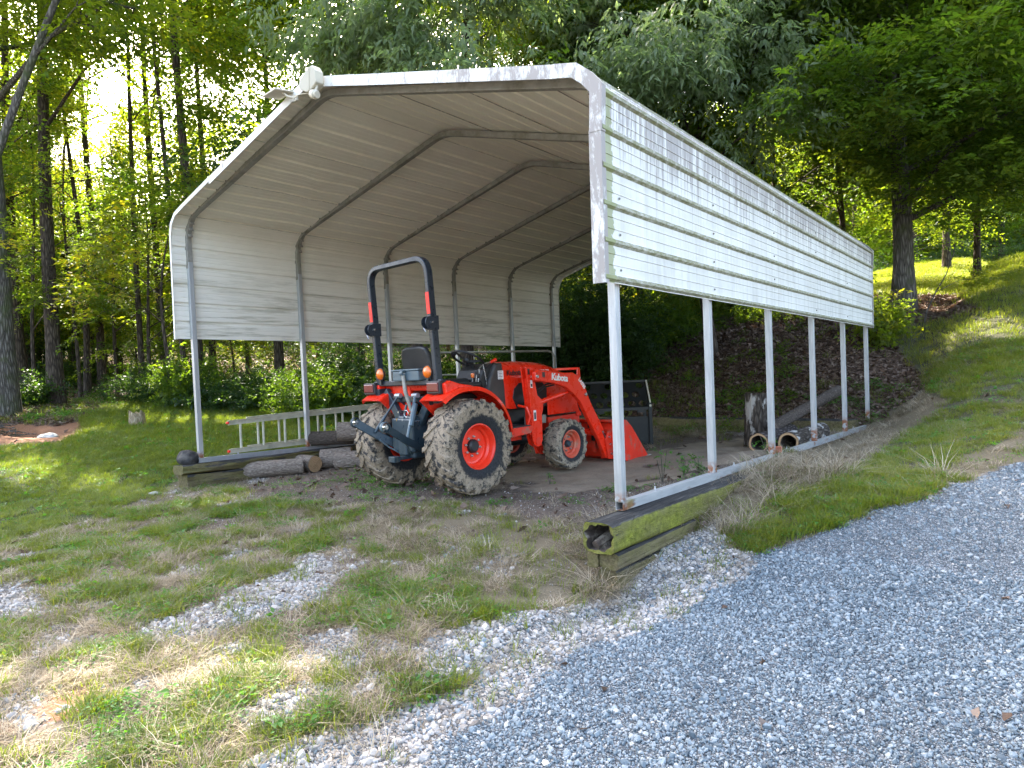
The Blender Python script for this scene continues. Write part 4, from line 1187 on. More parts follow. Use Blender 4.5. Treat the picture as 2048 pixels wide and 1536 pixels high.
b = MB(); b.lathe([(0, .038), (.05, .042), (.06, .03), (.075, .03), (.075, 0)], 18, 'X'); b.lathe([(0, .0), (0, .038)], 18, 'X'); b.build('motion_sensor', M['cream'], fl, loc=(.05, -.05, -.125), rot=(0, R(20), 0), auto=40)
b = MB(); b.tube([(.06, -.03, -.02), (.09, -.03, -.07), (.075, -.04, -.11)], .014, 8); b.tube([(.06, .0, 0), (.06, .05, -.04)], .012, 8); b.build('bracket', M['cream'], fl, auto=40)
sp = empty('solar_panel', (2.80, -.25, 3.505)); tag(sp, 'small white framed solar panel on an arm left of the security light', 'solar panel')
b = MB(); b.box((0, 0, 0), (.26, .18, .016)); f_ = b.build('frame', M['cream'], sp, bevel=.004, loc=(-.18, -.06, .055), rot=(R(7), R(2), R(-4)))
b = MB(); b.box((0, 0, .0095), (.235, .155, .003)); b.build('cell_glass', M['solar'], f_)
b = MB(); b.tube([(-.10, -.06, .045), (-.05, -.04, 0), (.0, 0, -.02)], .010, 8); b.box((.02, -.0, -.03), (.05, .02, .05)); b.build('arm', M['cream'], sp)
b = MB(); b.tube([(2.82, -.27, 3.46), (2.90, -.31, 3.44), (2.98, -.32, 3.44), (3.08, -.32, 3.42), (3.16, -.32, 3.39)], .004, 6); o = b.build('cable', M['cream'], None, auto=40); tag(o, 'thin white cable running from the solar panel to the security light', 'cable')
# ------------------------------------------------------------------ tractor (local axes: x right, y forward, z up; origin under the rear axle)
TR = empty('tractor', (3.17, .868, -.325), (R(.5), 0, -.066))
tag(TR, 'orange red compact tractor with front loader parked under the carport', 'tractor')
def P_(name, b, mat, parent=None, **k): return b.build(name, mat, parent or TR, **k)

def tyre(name, Rr, wd, rim_r, nl, mat, parent, lug_h, lug_w, chev=.34):
    b = MB(); h = wd / 2
    prof = [(-h * .78, rim_r), (-h * .93, rim_r + .03), (-h * 1.0, rim_r + (Rr - rim_r) * .42), (-h * .97, Rr * .90), (-h * .82, Rr * .955), (-h * .4, Rr * .972), (0, Rr * .975),
            (h * .4, Rr * .972), (h * .82, Rr * .955), (h * .97, Rr * .90), (h * 1.0, rim_r + (Rr - rim_r) * .42), (h * .93, rim_r + .03), (h * .78, rim_r), (h * .6, rim_r - .012), (-h * .6, rim_r - .012)]
    b.lathe(prof, 72, 'X', closed=True)
    rr = np.random.default_rng(int(Rr * 100))
    for side in (-1, 1):
        for i in range(nl):
            a0 = 2 * math.pi * (i + (.5 if side > 0 else 0)) / nl
            path = [(.06, 0.0, 0), (.30, chev * .30, 0), (.62, chev * .62, 0), (.90, chev * .80, -.004), (1.035, chev * .86, -.040 * Rr / .5), (1.03, chev * .88, -.110 * Rr / .5)]
            rings = []
            for q, (t, da, dr) in enumerate(path):
                x = side * h * t; a = a0 - da * 1.0
                r_in = Rr * .955 + dr * .6; r_out = Rr - (0 if q < 4 else .004) + dr + rr.normal(0, .0025)
                wv = lug_w * (.85 + .30 * (q / 5)) * rr.uniform(.92, 1.08)
                if q == 5: r_out -= .004
                ring = []
                for (rad, k) in ((r_in - .015, 1.25), (r_out, .80), (r_out, -.80), (r_in - .015, -1.25)):
                    aa = a + k * wv / 2 / Rr
                    xx = x * (1.0 if q < 4 else (1.0 if rad == r_out else .93))
                    ring.append((xx, rad * math.sin(aa), rad * math.cos(aa)))
                rings.append(ring)
            V = [v for rg in rings for v in rg]; F = []
            for q in range(len(rings) - 1):
                for j in range(3): F.append((q * 4 + j, q * 4 + j + 1, q * 4 + 4 + j + 1, q * 4 + 4 + j))
            F += [(0, 1, 2, 3), tuple((len(rings) - 1) * 4 + j for j in range(4))[::-1]]
            b.add(V, F)
    return b.build(name, mat, parent, auto=38)

def wheel(x, y, Rr, wd, rim_r, nl, tm, rm, side, name, lh, lw, dish, nb, zc):
    w = empty(name, (x, y, zc)); w.parent = TR
    tyre('tyre', Rr, wd, rim_r, nl, M[tm], w, lh, lw)
    h = wd / 2 * .80; s = side
    b = MB()
    pr = [(h * 1.03, rim_r + .012), (h * 1.04, rim_r - .002), (h * .92, rim_r - .014), (h * .62, rim_r - .022), (h * .50, rim_r - .040), (h * .05, rim_r - .048), (h * dish, rim_r * .80), (h * (dish - .05), rim_r * .70), (h * dish, rim_r * .42), (h * dish, .02),
          (h * dish - .012, .02), (h * (dish - .10), rim_r * .66), (h * dish - .03, rim_r * .86), (-h * .9, rim_r - .03), (-h, rim_r + .01)]
    b.lathe([(a * s, r) for a, r in pr], 56, 'X'); b.build('rim', M[rm], w, auto=35)
    b = MB(); b.lathe([((h * dish) * s, .075 * Rr / .5 + .0), ((h * dish + .03) * s, .070 * Rr / .5), ((h * dish + .045) * s, .05 * Rr / .5), ((h * dish + .045) * s, 0)], 24, 'X')
    b.build('hub', M['black'] if Rr > .4 else M['slate'], w, auto=35)
    for i in range(nb):
        a = 2 * math.pi * (i + .3) / nb; rr_ = rim_r * .44 if Rr > .4 else rim_r * .52
        b = MB(); b.lathe([(h * dish * s, .013), ((h * dish + .016) * s, .013), ((h * dish + .016) * s, .007), ((h * dish + .028) * s, .007), ((h * dish + .028) * s, 0)], 6, 'X', (0, rr_ * math.cos(a), rr_ * math.sin(a)))
        b.build('wheel_bolt', M['chrome'], w)
    return w
HX, HF, WB = .575, .47, 1.677
for s in (1, -1):
    w = wheel(s * HX, .055, .460, .350, .212, 20, 'tyre_r', 'rim', s, 'rear_wheel', .03, .058, .30, 8, .498)
    w.rotation_euler = (.35 * s, 0, 0)
    w = wheel(s * HF, WB - .01, .292, .235, .155, 19, 'tyre_f', 'rim_dusty', s, 'front_wheel', .02, .036, .25, 6, .325)
    w.rotation_euler = (.9 * s, 0, 0)

# chassis, axles
b = MB(); b.box((0, .20, .58), (.30, .85, .36)); b.box((0, .75, .55), (.24, .6, .26)); b.box((0, 1.35, .52), (.26, .9, .20))
b.box((0, -.20, .62), (.34, .22, .34)); P_('transmission', b, M['slate'], bevel=.02)
b = MB(); b.lathe([(-.46, .09), (-.28, .12), (.28, .12), (.46, .09)], 20, 'X', (0, 0, .51)); P_('rear_axle', b, M['slate'], auto=40)
b = MB(); b.tube([(-.40, WB, .31), (-.12, WB, .36), (.12, WB, .36), (.40, WB, .31)], [.06, .055, .055, .06], 10); P_('front_axle', b, M['slate'], auto=40)
b = MB(); b.box((0, 1.55, .78), (.36, 1.05, .34)); P_('engine', b, M['black'], bevel=.02)
b = MB(); b.box((.24, 1.42, .62), (.05, .34, .10)); b.box((.20, 1.2, .52), (.10, .25, .10)); b.tube([(.2, 1.1, .5), (.26, 1.3, .47), (.24, 1.5, .52)], .025, 8); P_('exhaust_parts', b, M['galv_dark'], bevel=.008)
# hood: lofted cross sections
secs = [(.88, .245, 1.290, .80), (1.00, .262, 1.312, .78), (1.35, .265, 1.312, .78), (1.62, .262, 1.292, .78), (1.85, .250, 1.245, .76), (2.02, .235, 1.175, .74), (2.12, .215, 1.09, .72), (2.16, .195, .98, .72)]
V = []; F = []; m = 15
for (y, hw, zt, zb) in secs:
    sh = (zt - zb)
    prof = [(-hw, zb)] + [(-hw * 1.0, zb + sh * .35), (-hw * .99, zb + sh * .62), (-hw * .95, zb + sh * .80), (-hw * .84, zb + sh * .91), (-hw * .62, zb + sh * .965), (-hw * .3, zb + sh * .993), (0, zt)]
    prof = prof + [(-a, c) for a, c in prof[:-1][::-1]]
    V += [(a, y, c) for a, c in prof]
n = len(prof)
for i in range(len(secs) - 1):
    for j in range(n - 1): F.append((i * n + j, i * n + j + 1, (i + 1) * n + j + 1, (i + 1) * n + j))
F.append(tuple(range((len(secs) - 1) * n, len(secs) * n))); F.append(tuple(range(n))[::-1])
b = MB(); b.add(V, F); hood = P_('hood', b, M['red'], auto=32)
b = MB(); b.prism([(1.10, .77), (1.03, .90), (1.06, 1.00), (1.14, 1.06), (1.28, 1.07), (1.55, 1.05), (1.62, .98), (1.60, .77)], .258, .272); b.build('side_grille', M['black'], hood, bevel=.006)
b = MB(); b.prism([(1.10, .77), (1.03, .90), (1.06, 1.00), (1.14, 1.06), (1.28, 1.07), (1.55, 1.05), (1.62, .98), (1.60, .77)], -.272, -.258); b.build('side_grille', M['black'], hood, bevel=.006)
for s in (1, -1):
    b = MB(); b.prism([(1.86, 1.16), (2.06, 1.10), (2.10, 1.04), (1.92, 1.09)], s * .238, s * .256); b.build('headlight', M['white_dec'], hood, bevel=.006)
b = MB(); b.box((0, 2.165, .88), (.34, .02, .26)); b.build('front_grille', M['black'], hood, bevel=.005)
text('hood_lettering', 'Kubota', .085, M['dark_dec'], hood, (.2665, .95, 1.155), (math.pi / 2, 0, math.pi / 2), offset=.002)
text('model_lettering', 'LX2610', .050, M['white_dec'], hood, (.2600, 1.52, 1.165), (math.pi / 2, 0, math.pi / 2), offset=.001)
# dark cowl / side panel behind the hood
cowl = [(.66, .98), (.70, 1.12), (.80, 1.285), (.90, 1.30), (.93, 1.0), (.95, .62), (.90, .50), (.80, .60)]
b = MB(); b.prism(cowl, -.255, .255); P_('cowl', b, M['grey_panel'], bevel=.02)
b = MB(); b.box((.257, .865, 1.165), (.002, .085, .095)); lab = P_('warning_label', b, M['white_dec'])
for i in range(5):
    b = MB(); b.box((.2585, .855 + .004 * (i % 2), 1.198 - .017 * i), (.001, .058 - .01 * (i % 3), .005)); b.build('label_line', M['dark_dec'], lab)
# dashboard, steering
b = MB(); b.prism([(.60, 1.12), (.66, 1.23), (.80, 1.30), (.88, 1.30), (.88, .9), (.74, .9)], -.20, .20); b.box((0, .66, 1.0), (.26, .2, .3)); P_('dashboard', b, M['black'], bevel=.015)
b = MB(); b.tube([(-.02, .80, 1.16), (-.02, .66, 1.335)], .022, 10); P_('steering_column', b, M['black'], auto=40)
sw = empty('steering_wheel', (-.02, .645, 1.355)); sw.parent = TR; sw.rotation_euler = (R(-30) + .0, 0, 0)
b = MB()
ring = [(math.cos(a) * .185, math.sin(a) * .185, 0) for a in np.linspace(0, 2 * math.pi, 37)]
b.tube(ring, .0135, 8, caps=False); b.build('wheel_ring', M['black'], sw, auto=50)
for a in (0.3, 2.4, 4.5):
    b = MB(); b.tube([(0, 0, -.03), (math.cos(a) * .18, math.sin(a) * .18, 0)], [.018, .010], 6); b.build('spoke', M['black'], sw)
b = MB(); b.lathe([(-.035, .04), (-.01, .045), (.005, .035), (.005, 0)], 16, 'Z'); b.build('hub', M['black'], sw, auto=40)
b = MB(); b.lathe([(0, .022), (.05, .026), (.06, .02), (.06, 0)], 12, 'Z', (-.15, -.09, 0)); b.build('spinner_knob', M['black'], sw, auto=40)
# levers
for (x, y, z0, x1, y1, z1, knob) in ((.22, .70, .98, .20, .66, 1.29, None), (.30, .42, 1.0, .33, .44, 1.20, 'black'), (.34, .34, 1.0, .37, .34, 1.17, 'amber'), (-.32, .4, 1.0, -.36, .42, 1.2, 'black'), (.26, .5, .98, .27, .52, 1.16, 'black')):
    lv = MB(); lv.tube([(x, y, z0), (x1, y1, z1)], .006, 6); o_ = P_('lever', lv, M['chrome'])
    if knob:
        k = MB(); k.lathe([(-.02, .004), (-.012, .016), (.012, .02), (.03, .016), (.034, 0)], 12, 'Z', (x1, y1, z1)); k.build('knob', M[knob], o_, auto=40)
lv = MB(); lv.tube([(.20, .66, 1.29), (.215, .58, 1.24), (.215, .58, 1.15)], .005, 6); lv.tube([(.19, .70, 1.30), (.22, .78, 1.315)], .006, 6); o_ = P_('lever', lv, M['chrome'])
k = MB(); k.tube([(.215, .76, 1.308), (.23, .83, 1.335)], [.014, .020], 10); k.build('knob', M['red'], o_, auto=40)
# seat
st = empty('seat', (-.12, .22, 1.04)); st.parent = TR
b = MB(); b.box((0, .10, .06), (.46, .46, .10)); b.build('cushion', M['black'], st, bevel=.035)
out = [(-.22, .0), (-.235, .12), (-.225, .30), (-.19, .365), (-.12, .385), (.12, .385), (.19, .365), (.225, .30), (.235, .12), (.22, .0)]
b = MB(); b.prism(out, -.055, .0, 1); bk = b.build('backrest', M['black'], st, bevel=.02, loc=(0, -.14, .09), rot=(R(-9), 0, 0)); bk.rotation_euler = (R(9), 0, 0)
for x in (-.18, -.14, .10, .14, .18):
    b = MB(); b.lathe([(0, .010), (-.006, .008), (-.006, 0)], 8, 'Y', (x, -.057, .075 if abs(x) > .12 else .09)); b.build('bolt', M['chrome'], bk)
# floor and steps
for s in (1, -1):
    b = MB(); b.prism([(.50, .535), (.62, .60), (1.02, .60), (1.04, .58), (.98, .52), (.62, .50)], s * .27, s * .56); P_('step', b, M['red_worn'], bevel=.01)
    b = MB(); b.box((s * .42, .80, .606), (.26, .38, .012)); P_('step_mat', b, M['black'])
    b = MB(); b.tube([(s * .50, .99, .60), (s * .53, 1.01, .70), (s * .50, .99, .80), (s * .40, .97, .82)], .016, 8); P_('step_guard', b, M['red'], auto=40)
    b = MB(); b.box((s * .30, .72, .48), (.03, .75, .10)); P_('frame_rail', b, M['red_worn'], bevel=.006)
b = MB(); b.box((0, .60, .80), (.50, .5, .42)); P_('floor_tunnel', b, M['black'], bevel=.03)
b = MB(); b.box((0, .10, .97), (.74, .60, .06)); P_('platform', b, M['black'], bevel=.01)
# fenders: curved over the rear wheels
def fender(s):
    b = MB(); ang = np.linspace(R(-38), R(88), 20); Rf = .56; V = []; F = []
    cy, cz = 0.03, .525
    for a in ang:
        y = cy + Rf * math.sin(a) * (1.04); z = cz + Rf * math.cos(a) * 1.0 + .0
        z = min(z, cz + Rf * .985)
        for (x, dr) in ((.33, 0), (.60, .004), (.655, -.003), (.672, -.045), (.664, -.045), (.648, -.010), (.33, -.008)):
            k = (Rf + dr) / Rf
            V.append((s * x, cy + (y - cy) * k, cz + (z - cz) * k))
    n = 7
    for i in range(len(ang) - 1):
        for j in range(n): F.append((i * n + j, (i + 1) * n + j, (i + 1) * n + (j + 1) % n, i * n + (j + 1) % n))
    F += [tuple(range(n)), tuple(range((len(ang) - 1) * n, len(ang) * n))]
    b.add(V, F)
    # inner plate
    pl = [(cy + Rf * .99 * math.sin(a) * 1.04, min(cz + Rf * .99 * math.cos(a), cz + Rf * .97)) for a in ang] + [(.46, .52), (.30, .55), (0, .72), (-.15, .80)]
    b.prism(pl, s * .318, s * .332)
    f = P_('fender', b, M['red'], auto=30)
    b = MB(); b.prism([(-.24, 1.02), (-.25, 1.12), (-.18, 1.145), (-.06, 1.11), (.10, 1.085), (.10, 1.06)], s * .44, s * .62); b.build('fender_top', M['red'], f, bevel=.015)
    b = MB(); b.box((s * .38, .20, 1.085), (.16, .36, .05)); b.build('armrest_panel', M['black'], f, bevel=.02)
    return f
fender(1); fender(-1)
b = MB(); b.prism([(-.14, .60), (-.17, 1.12), (-.12, 1.12), (-.08, .60)], -.32, -.02); b.prism([(-.15, 1.05), (-.17, 1.12), (-.11, 1.12), (-.09, 1.05)], -.44, .42); P_('rear_panel', b, M['red'], bevel=.012)
# ROPS
RX, RY = .468, -.195
rp = empty('roll_bar', (0, 0, 0)); rp.parent = TR
def lean(z): return RY - .055 * (z - 1.0)
for s in (1, -1):
    b = MB(); b.tube([(s * RX, lean(.98), .98), (s * RX, lean(1.70), 1.70)], 1.0, sq=(.075, .055), up=(0, 1, 0)); b.build('lower_post', M['rops'], rp, bevel=.008)
    b = MB(); b.box((s * RX, lean(1.70) + .0, 1.70), (.065, .105, .135)); b.build('hinge', M['rops'], rp, bevel=.006)
    b = MB()
    b.lathe([(-.034, .058), (-.026, .060), (-.026, 0)], 22, 'X', (s * RX, lean(1.7) - .055, 1.70)); b.lathe([(.026, .060), (.034, .058), (.034, 0)], 22, 'X', (s * RX, lean(1.7) - .055, 1.70))
    b.build('hinge_plate', M['rops'], rp, auto=40)
    b = MB(); b.tube([(s * RX - .06, lean(1.7) - .05, 1.70), (s * RX + .06, lean(1.7) - .05, 1.70)], .009, 8); b.tube([(s * RX - .05, lean(1.7) - .06, 1.72), (s * RX - .04, lean(1.7) - .085, 1.66), (s * RX - .0, lean(1.7) - .09, 1.61)], .004, 6); b.lathe([(.0, .014), (.012, .014), (.012, 0)], 6, 'X', (s * RX - .05, lean(1.7) - .03, 1.735)); b.build('locking_pin', M['chrome'], rp)
    b = MB(); b.box((s * RX, lean(1.90) - .0385, 1.885), (.050, .003, .205), (R(3.1), 0, 0)); b.build('reflective_strip', M['reflector'], rp)
top = [(-RX, lean(1.66), 1.66)] + arc((-RX, lean(1.9), 1.9), (-RX, lean(2.32), 2.32), (0, lean(2.32), 2.32), .17, 9) + arc((0, lean(2.32), 2.32), (RX, lean(2.32), 2.32), (RX, lean(1.9), 1.9), .17, 9) + [(RX, lean(1.66), 1.66)]
b = MB(); b.tube(top, 1.0, sq=(.072, .050), up=(0, 1, 0)); b.build('upper_hoop', M['rops'], rp, bevel=.008)
# rear cross member, toolbox, lamps
b = MB(); b.box((0, -.20, 1.135), (1.10, .07, .05)); b.box((-.02, -.06, 1.12), (.9, .24, .03)); P_('rear_crossmember', b, M['rops'], bevel=.008)
b = MB(); b.box((.06, -.20, 1.205), (.42, .16, .10)); P_('tool_box', b, M['slate_lt'], bevel=.012)
b = MB(); b.box((.06, -.20, 1.264), (.44, .18, .018)); P_('tool_box_lid', b, M['slate_lt'], bevel=.006)
for s in (1, -1):
    lamp = empty('indicator', (s * .385 - .01, -.25, 1.235)); lamp.parent = TR
    b = MB(); b.lathe([(-.035, 0), (-.033, .030), (-.022, .052), (.0, .062), (.022, .052), (.033, .030), (.035, 0)], 24, 'Y'); b.build('lens', M['amber'], lamp, auto=60)
    b = MB(); b.lathe([(-.006, .066), (.006, .066), (.006, .05), (-.006, .05)], 24, 'Y', closed=True); b.box((0, .0, -.085), (.03, .02, .05)); b.build('housing', M['black'], lamp, auto=40)
    tl = empty('tail_lamp', (s * .525 - .05, -.235, 1.085)); tl.parent = TR
    b = MB(); b.box((0, 0, 0), (.20, .09, .125)); b.build('housing', M['black'], tl, bevel=.012)
    b = MB(); b.box((-s * .02 * 0, -.048, .004), (.165, .02, .085)); b.build('lens', M['lens_red'], tl, bevel=.008)
    b = MB(); b.prism([(-.25, .93), (-.26, 1.08), (-.12, 1.09), (-.08, .97)], s * .43, s * .50); P_('post_mount', b, M['rops'], bevel=.01)
    b = MB(); b.tube([(s * .39, -.19, 1.06), (s * .13, -.19, .72), (s * .10, -.17, .50)], 1.0, sq=(.055, .085), up=(0, 1, 0)); P_('brace', b, M['slate'], bevel=.008)
# three point hitch
hb = M['slate']
b = MB(); b.box((0.02, -.20, .60), (.26, .16, .42)); b.box((0.02, -.28, .50), (.14, .10, .16)); P_('rear_housing', b, hb, bevel=.02)
b = MB(); b.lathe([(-.46, .0), (-.46, .05), (-.42, .06), (-.38, .06), (-.38, .1)], 18, 'Y', (0.02, .14, .58)); P_('power_take_off', b, M['black'], auto=40)
for s in (1, -1):
    b = MB(); b.prism([(.10, .76), (.06, .86), (-.20, 1.02), (-.24, 1.0), (-.20, .94), (.0, .78)], s * .125, s * .155); P_('lift_arm', b, hb, bevel=.008)
    A_ = (s * .16, -.15, .46); E_ = (-.37, -.60, .765) if s < 0 else (.27, -.70, .745)
    Mid = tuple((A_[i] + E_[i]) / 2 + (0, 0, -.015)[i] for i in range(3))
    b = MB(); b.tube([A_, Mid, E_], 1.0, sq=(.024, .085 if s < 0 else .07), up=(1, 0, 0)); la = P_('lower_link', b, hb, bevel=.006)
    b = MB(); b.lathe([(-.022, .048), (-.016, .052), (.016, .052), (.022, .048)], 18, 'X', E_); b.build('link_eye', M['slate_lt'] if s > 0 else hb, la, auto=40)
    b = MB(); b.lathe([(-.0, 0), (-.026, .020), (.026, .020), (.027, 0)], 14, 'X', E_); b.build('ball', M['chrome'], la, auto=40)
    F_ = (-.27, -.44, .655) if s < 0 else (.20, -.40, .60)
    b = MB(); b.tube([(s * .14 - .01, -.22, 1.01), F_], .011 if s < 0 else .016, 8)
    q_ = Vector(F_) * .55 + Vector((s * .14 - .01, -.22, 1.01)) * .45
    b.tube([tuple(q_), F_] if s < 0 else [(.16, -.25, .93), (.19, -.34, .72)], .017 if s < 0 else .026, 8); P_('lift_rod', b, hb if s < 0 else M['slate_lt'], auto=40)
    b = MB(); b.lathe([(-.05, .0), (-.05, .024), (.03, .024), (.03, 0)], 12, 'X', (s * .14, -.22, 1.01)); P_('pin', b, M['galv'], auto=40)
    b = MB(); b.tube([(s * .08, -.26, .42), (s * .16, -.36, .50), (s * .20, -.44, .58)], .008, 8); P_('stabiliser', b, M['slate_lt'], auto=40)
b = MB(); b.tube([(.05, -.30, 1.225), (.09, -.31, 1.05), (.13, -.28, .86)], [.019, .021, .018], 10); P_('top_link', b, M['galv_dark'], auto=40)
b = MB(); b.lathe([(-.02, .03), (.02, .03), (.02, .012), (-.02, .012)], 16, 'X', (.05, -.30, 1.235), closed=True); P_('top_link_eye', b, M['slate_lt'], auto=40)
b = MB(); b.tube([(.03, -.26, .92), (.0, -.28, .78), (-.01, -.28, .70)], .012, 10); P_('lift_cylinder', b, M['slate_lt'], auto=40)
b = MB(); b.box((0.03, -.26, .40), (.07, .34, .03)); b.box((0.03, -.44, .40), (.10, .07, .055)); P_('drawbar', b, M['slate'], bevel=.005)
for i, (x, y, z) in enumerate(((.12, -.28, .84), (.16, -.27, .76), (-.06, -.27, .85))):
    b = MB(); b.tube([(x, y - .03, z), (x, y + .08, z)], .012, 8); P_('coupler', b, M['chrome'] if i else M['brass'], auto=40)
for i, (x, m_) in enumerate(((-.09, 'brass'), (.0, 'chrome'))):
    b = MB(); b.tube([(x, -.30, .62), (x + .01, -.30, .76)], .006, 8); b.tube([(x + .01, -.30, .76), (x + .01, -.30, .785)], .012, 8); P_('valve', b, M[m_], auto=40)
b = MB(); r_ = [(.15 + math.cos(a) * .032, -.36, .84 + math.sin(a) * .032) for a in np.linspace(0, 6.28, 15)]; b.tube(r_, .004, 6, caps=False); P_('linch_ring', b, M['chrome'])
# loader
for s in (1, -1):
    ld_ = M['red']
    b = MB(); b.prism([(1.02, 1.235), (1.13, 1.235), (1.155, 1.10), (1.19, .92), (1.285, .85), (1.275, .76), (1.25, .70), (1.245, .42), (1.215, .36), (1.16, .345), (1.10, .38), (1.075, .46), (1.065, .85), (1.045, 1.0)], s * .405, s * .425)
    b.prism([(1.02, 1.235), (1.13, 1.235), (1.155, 1.10), (1.19, .92), (1.285, .85), (1.275, .76), (1.25, .70), (1.245, .42), (1.215, .36), (1.16, .345), (1.10, .38), (1.075, .46), (1.065, .85), (1.045, 1.0)], s * .475, s * .495)
    b.box((s * .45, 1.075, .80), (.05, .02, .62)); P_('loader_post', b, ld_, bevel=.004)
    b = MB(); b.lathe([(-.052, 0), (-.052, .042), (.052, .042), (.052, 0)], 20, 'X', (s * .45, 1.165, .415)); P_('post_pin', b, M['red_worn'], auto=40)
    arm = [(1.08, 1.085), (1.08, 1.175), (1.13, 1.205), (1.62, 1.150), (1.74, 1.150), (1.86, 1.10), (1.95, 1.00), (2.02, .86), (2.42, .13), (2.40, .06), (2.33, .07), (2.20, .30), (1.86, .80), (1.74, .90), (1.60, .985), (1.40, 1.04)]
    b = MB(); b.prism(arm, s * .515, s * .575); a_ = P_('loader_arm', b, ld_, bevel=.010)
    b = MB(); b.lathe([(-.04, 0), (-.04, .03), (.04, .03), (.04, 0)], 18, 'X', (s * .545, 2.16, .46)); b.build('boss', M['red_worn'], a_, auto=40)
    b = MB(); b.lathe([(-.045, 0), (-.045, .022), (.045, .022), (.045, 0)], 16, 'X', (s * .545, 1.96, .88)); b.lathe([(-.05, 0), (-.05, .016), (.05, .016), (.05, 0)], 14, 'X', (s * .545, 1.10, 1.13)); b.build('pin', M['chrome'], a_, auto=40)
    b = MB(); b.tube([(s * .465, 1.215, .83), (s * .50, 1.62, .905)], .030, 12); b.tube([(s * .50, 1.62, .905), (s * .51, 1.76, .93)], .018, 10); P_('lift_ram', b, ld_, auto=40)
    b = MB(); b.tube([(s * .54, 1.99, .86), (s * .54, 2.30, .42)], .030, 12); P_('bucket_ram', b, ld_, auto=40)
    b = MB(); b.tube([(s * .54, 2.30, .42), (s * .54, 2.37, .32)], .016, 10); P_('ram_rod', b, M['chrome'], auto=40)
    b = MB(); b.prism([(2.34, .06), (2.30, .30), (2.36, .40), (2.44, .38), (2.46, .20), (2.44, .05)], s * .49, s * .51); b.prism([(2.34, .06), (2.30, .30), (2.36, .40), (2.44, .38), (2.46, .20), (2.44, .05)], s * .58, s * .60); P_('bucket_bracket', b, M['red_worn'], bevel=.004)
    for (yy, zz) in ((2.37, .33), (2.385, .24), (2.40, .12)):
        b = MB(); b.lathe([(-.07, 0), (-.07, .016), (.07, .016), (.07, 0)], 12, 'X', (s * .545, yy, zz)); P_('bracket_pin', b, M['chrome'], auto=40)
    # hoses
    b = MB(); b.tube([(s * .46, 1.14, 1.02), (s * .44, 1.28, .98), (s * .44, 1.40, 1.03), (s * .46, 1.52, 1.05)], .012, 8); b.tube([(s * .45, 1.14, .99), (s * .42, 1.30, .955), (s * .42, 1.42, 1.00), (s * .45, 1.54, 1.02)], .010, 8); P_('hose', b, M['hose'], auto=50)
    b = MB(); b.tube([(s * .50, 1.88, .86), (s * .49, 1.95, .70), (s * .50, 2.05, .60)], .010, 8); P_('hose', b, M['hose'], auto=50)
    for (yc, zc, w, h_) in ((1.12, 1.10, .035, .09), (1.20, .99, .0, 0)):
        if w:
            b = MB(); b.box((s * .4965, 1.095, 1.05), (.002, .034, .085)); dl_ = P_('decal', b, M['white_dec']); b = MB(); b.box((s * .4980, 1.095, 1.035), (.0015, .024, .034)); b.build('decal_print', M['dark_dec'], dl_)
    b = MB(); b.box((s * .4965, 1.130, .70), (.002, .042, .115)); dl_ = P_('decal', b, M['white_dec']); b = MB(); b.box((s * .4980, 1.130, .695), (.0015, .030, .075)); b.build('decal_print', M['grey_panel'], dl_)
    b = MB(); b.box((s * .4965, 1.060, 1.185), (.002, .032, .062)); P_('decal', b, M['dark_dec'])
    b = MB(); b.box((s * .5765, 1.215, 1.145), (.002, .045, .055)); P_('decal', b, M['grey_panel'])
# arm lettering on the near arm
t = text('arm_lettering', 'Kubota', .105, M['white_dec'], TR, (.5765, 1.345, 1.085), (math.pi / 2, R(7.5), math.pi / 2), offset=.004, spacing=.93)
t.rotation_euler = Matrix(((0, 0, 1), (1, 0, 0), (0, 1, 0))).to_euler()
t.rotation_euler = (Matrix.Rotation(R(-7), 3, 'X') @ Matrix(((0, 0, 1), (1, 0, 0), (0, 1, 0)))).to_euler()
t = text('arm_lettering', 'LA535', .060, M['white_dec'], TR, (.5765, 1.835, 1.060), (0, 0, 0), offset=.003)
t.rotation_euler = (Matrix.Rotation(R(-48), 3, 'X') @ Matrix(((0, 0, 1), (1, 0, 0), (0, 1, 0)))).to_euler()
# cross tube, grille guard
b = MB(); b.tube([(-.54, 2.20, .40), (.54, 2.20, .40)], .04, 14); P_('cross_tube', b, M['red'], auto=40)
gg = empty('grille_guard', (0, 0, 0)); gg.parent = TR
for s in (1, -1):
    b = MB(); b.prism([(2.17, .60), (2.17, .78), (2.23, 1.20), (2.275, 1.20), (2.30, .9), (2.26, .60)], s * .255, s * .268); b.prism([(1.60, .66), (1.60, .86), (1.66, .92), (2.22, .86), (2.24, .66)], s * .275, s * .288); b.build('guard_side', M['red'], gg, bevel=.004)
b = MB(); b.box((0, 2.25, 1.19), (.53, .05, .03)); b.build('guard_top', M['red'], gg, bevel=.004)
for z in (.80, .95, 1.07):
    b = MB(); b.box((0, 2.26, z), (.51, .02, .02)); b.build('guard_bar', M['red'], gg)
b = MB(); b.box((0, 1.95, .55), (.50, .60, .16)); P_('front_frame', b, M['red_worn'], bevel=.01)
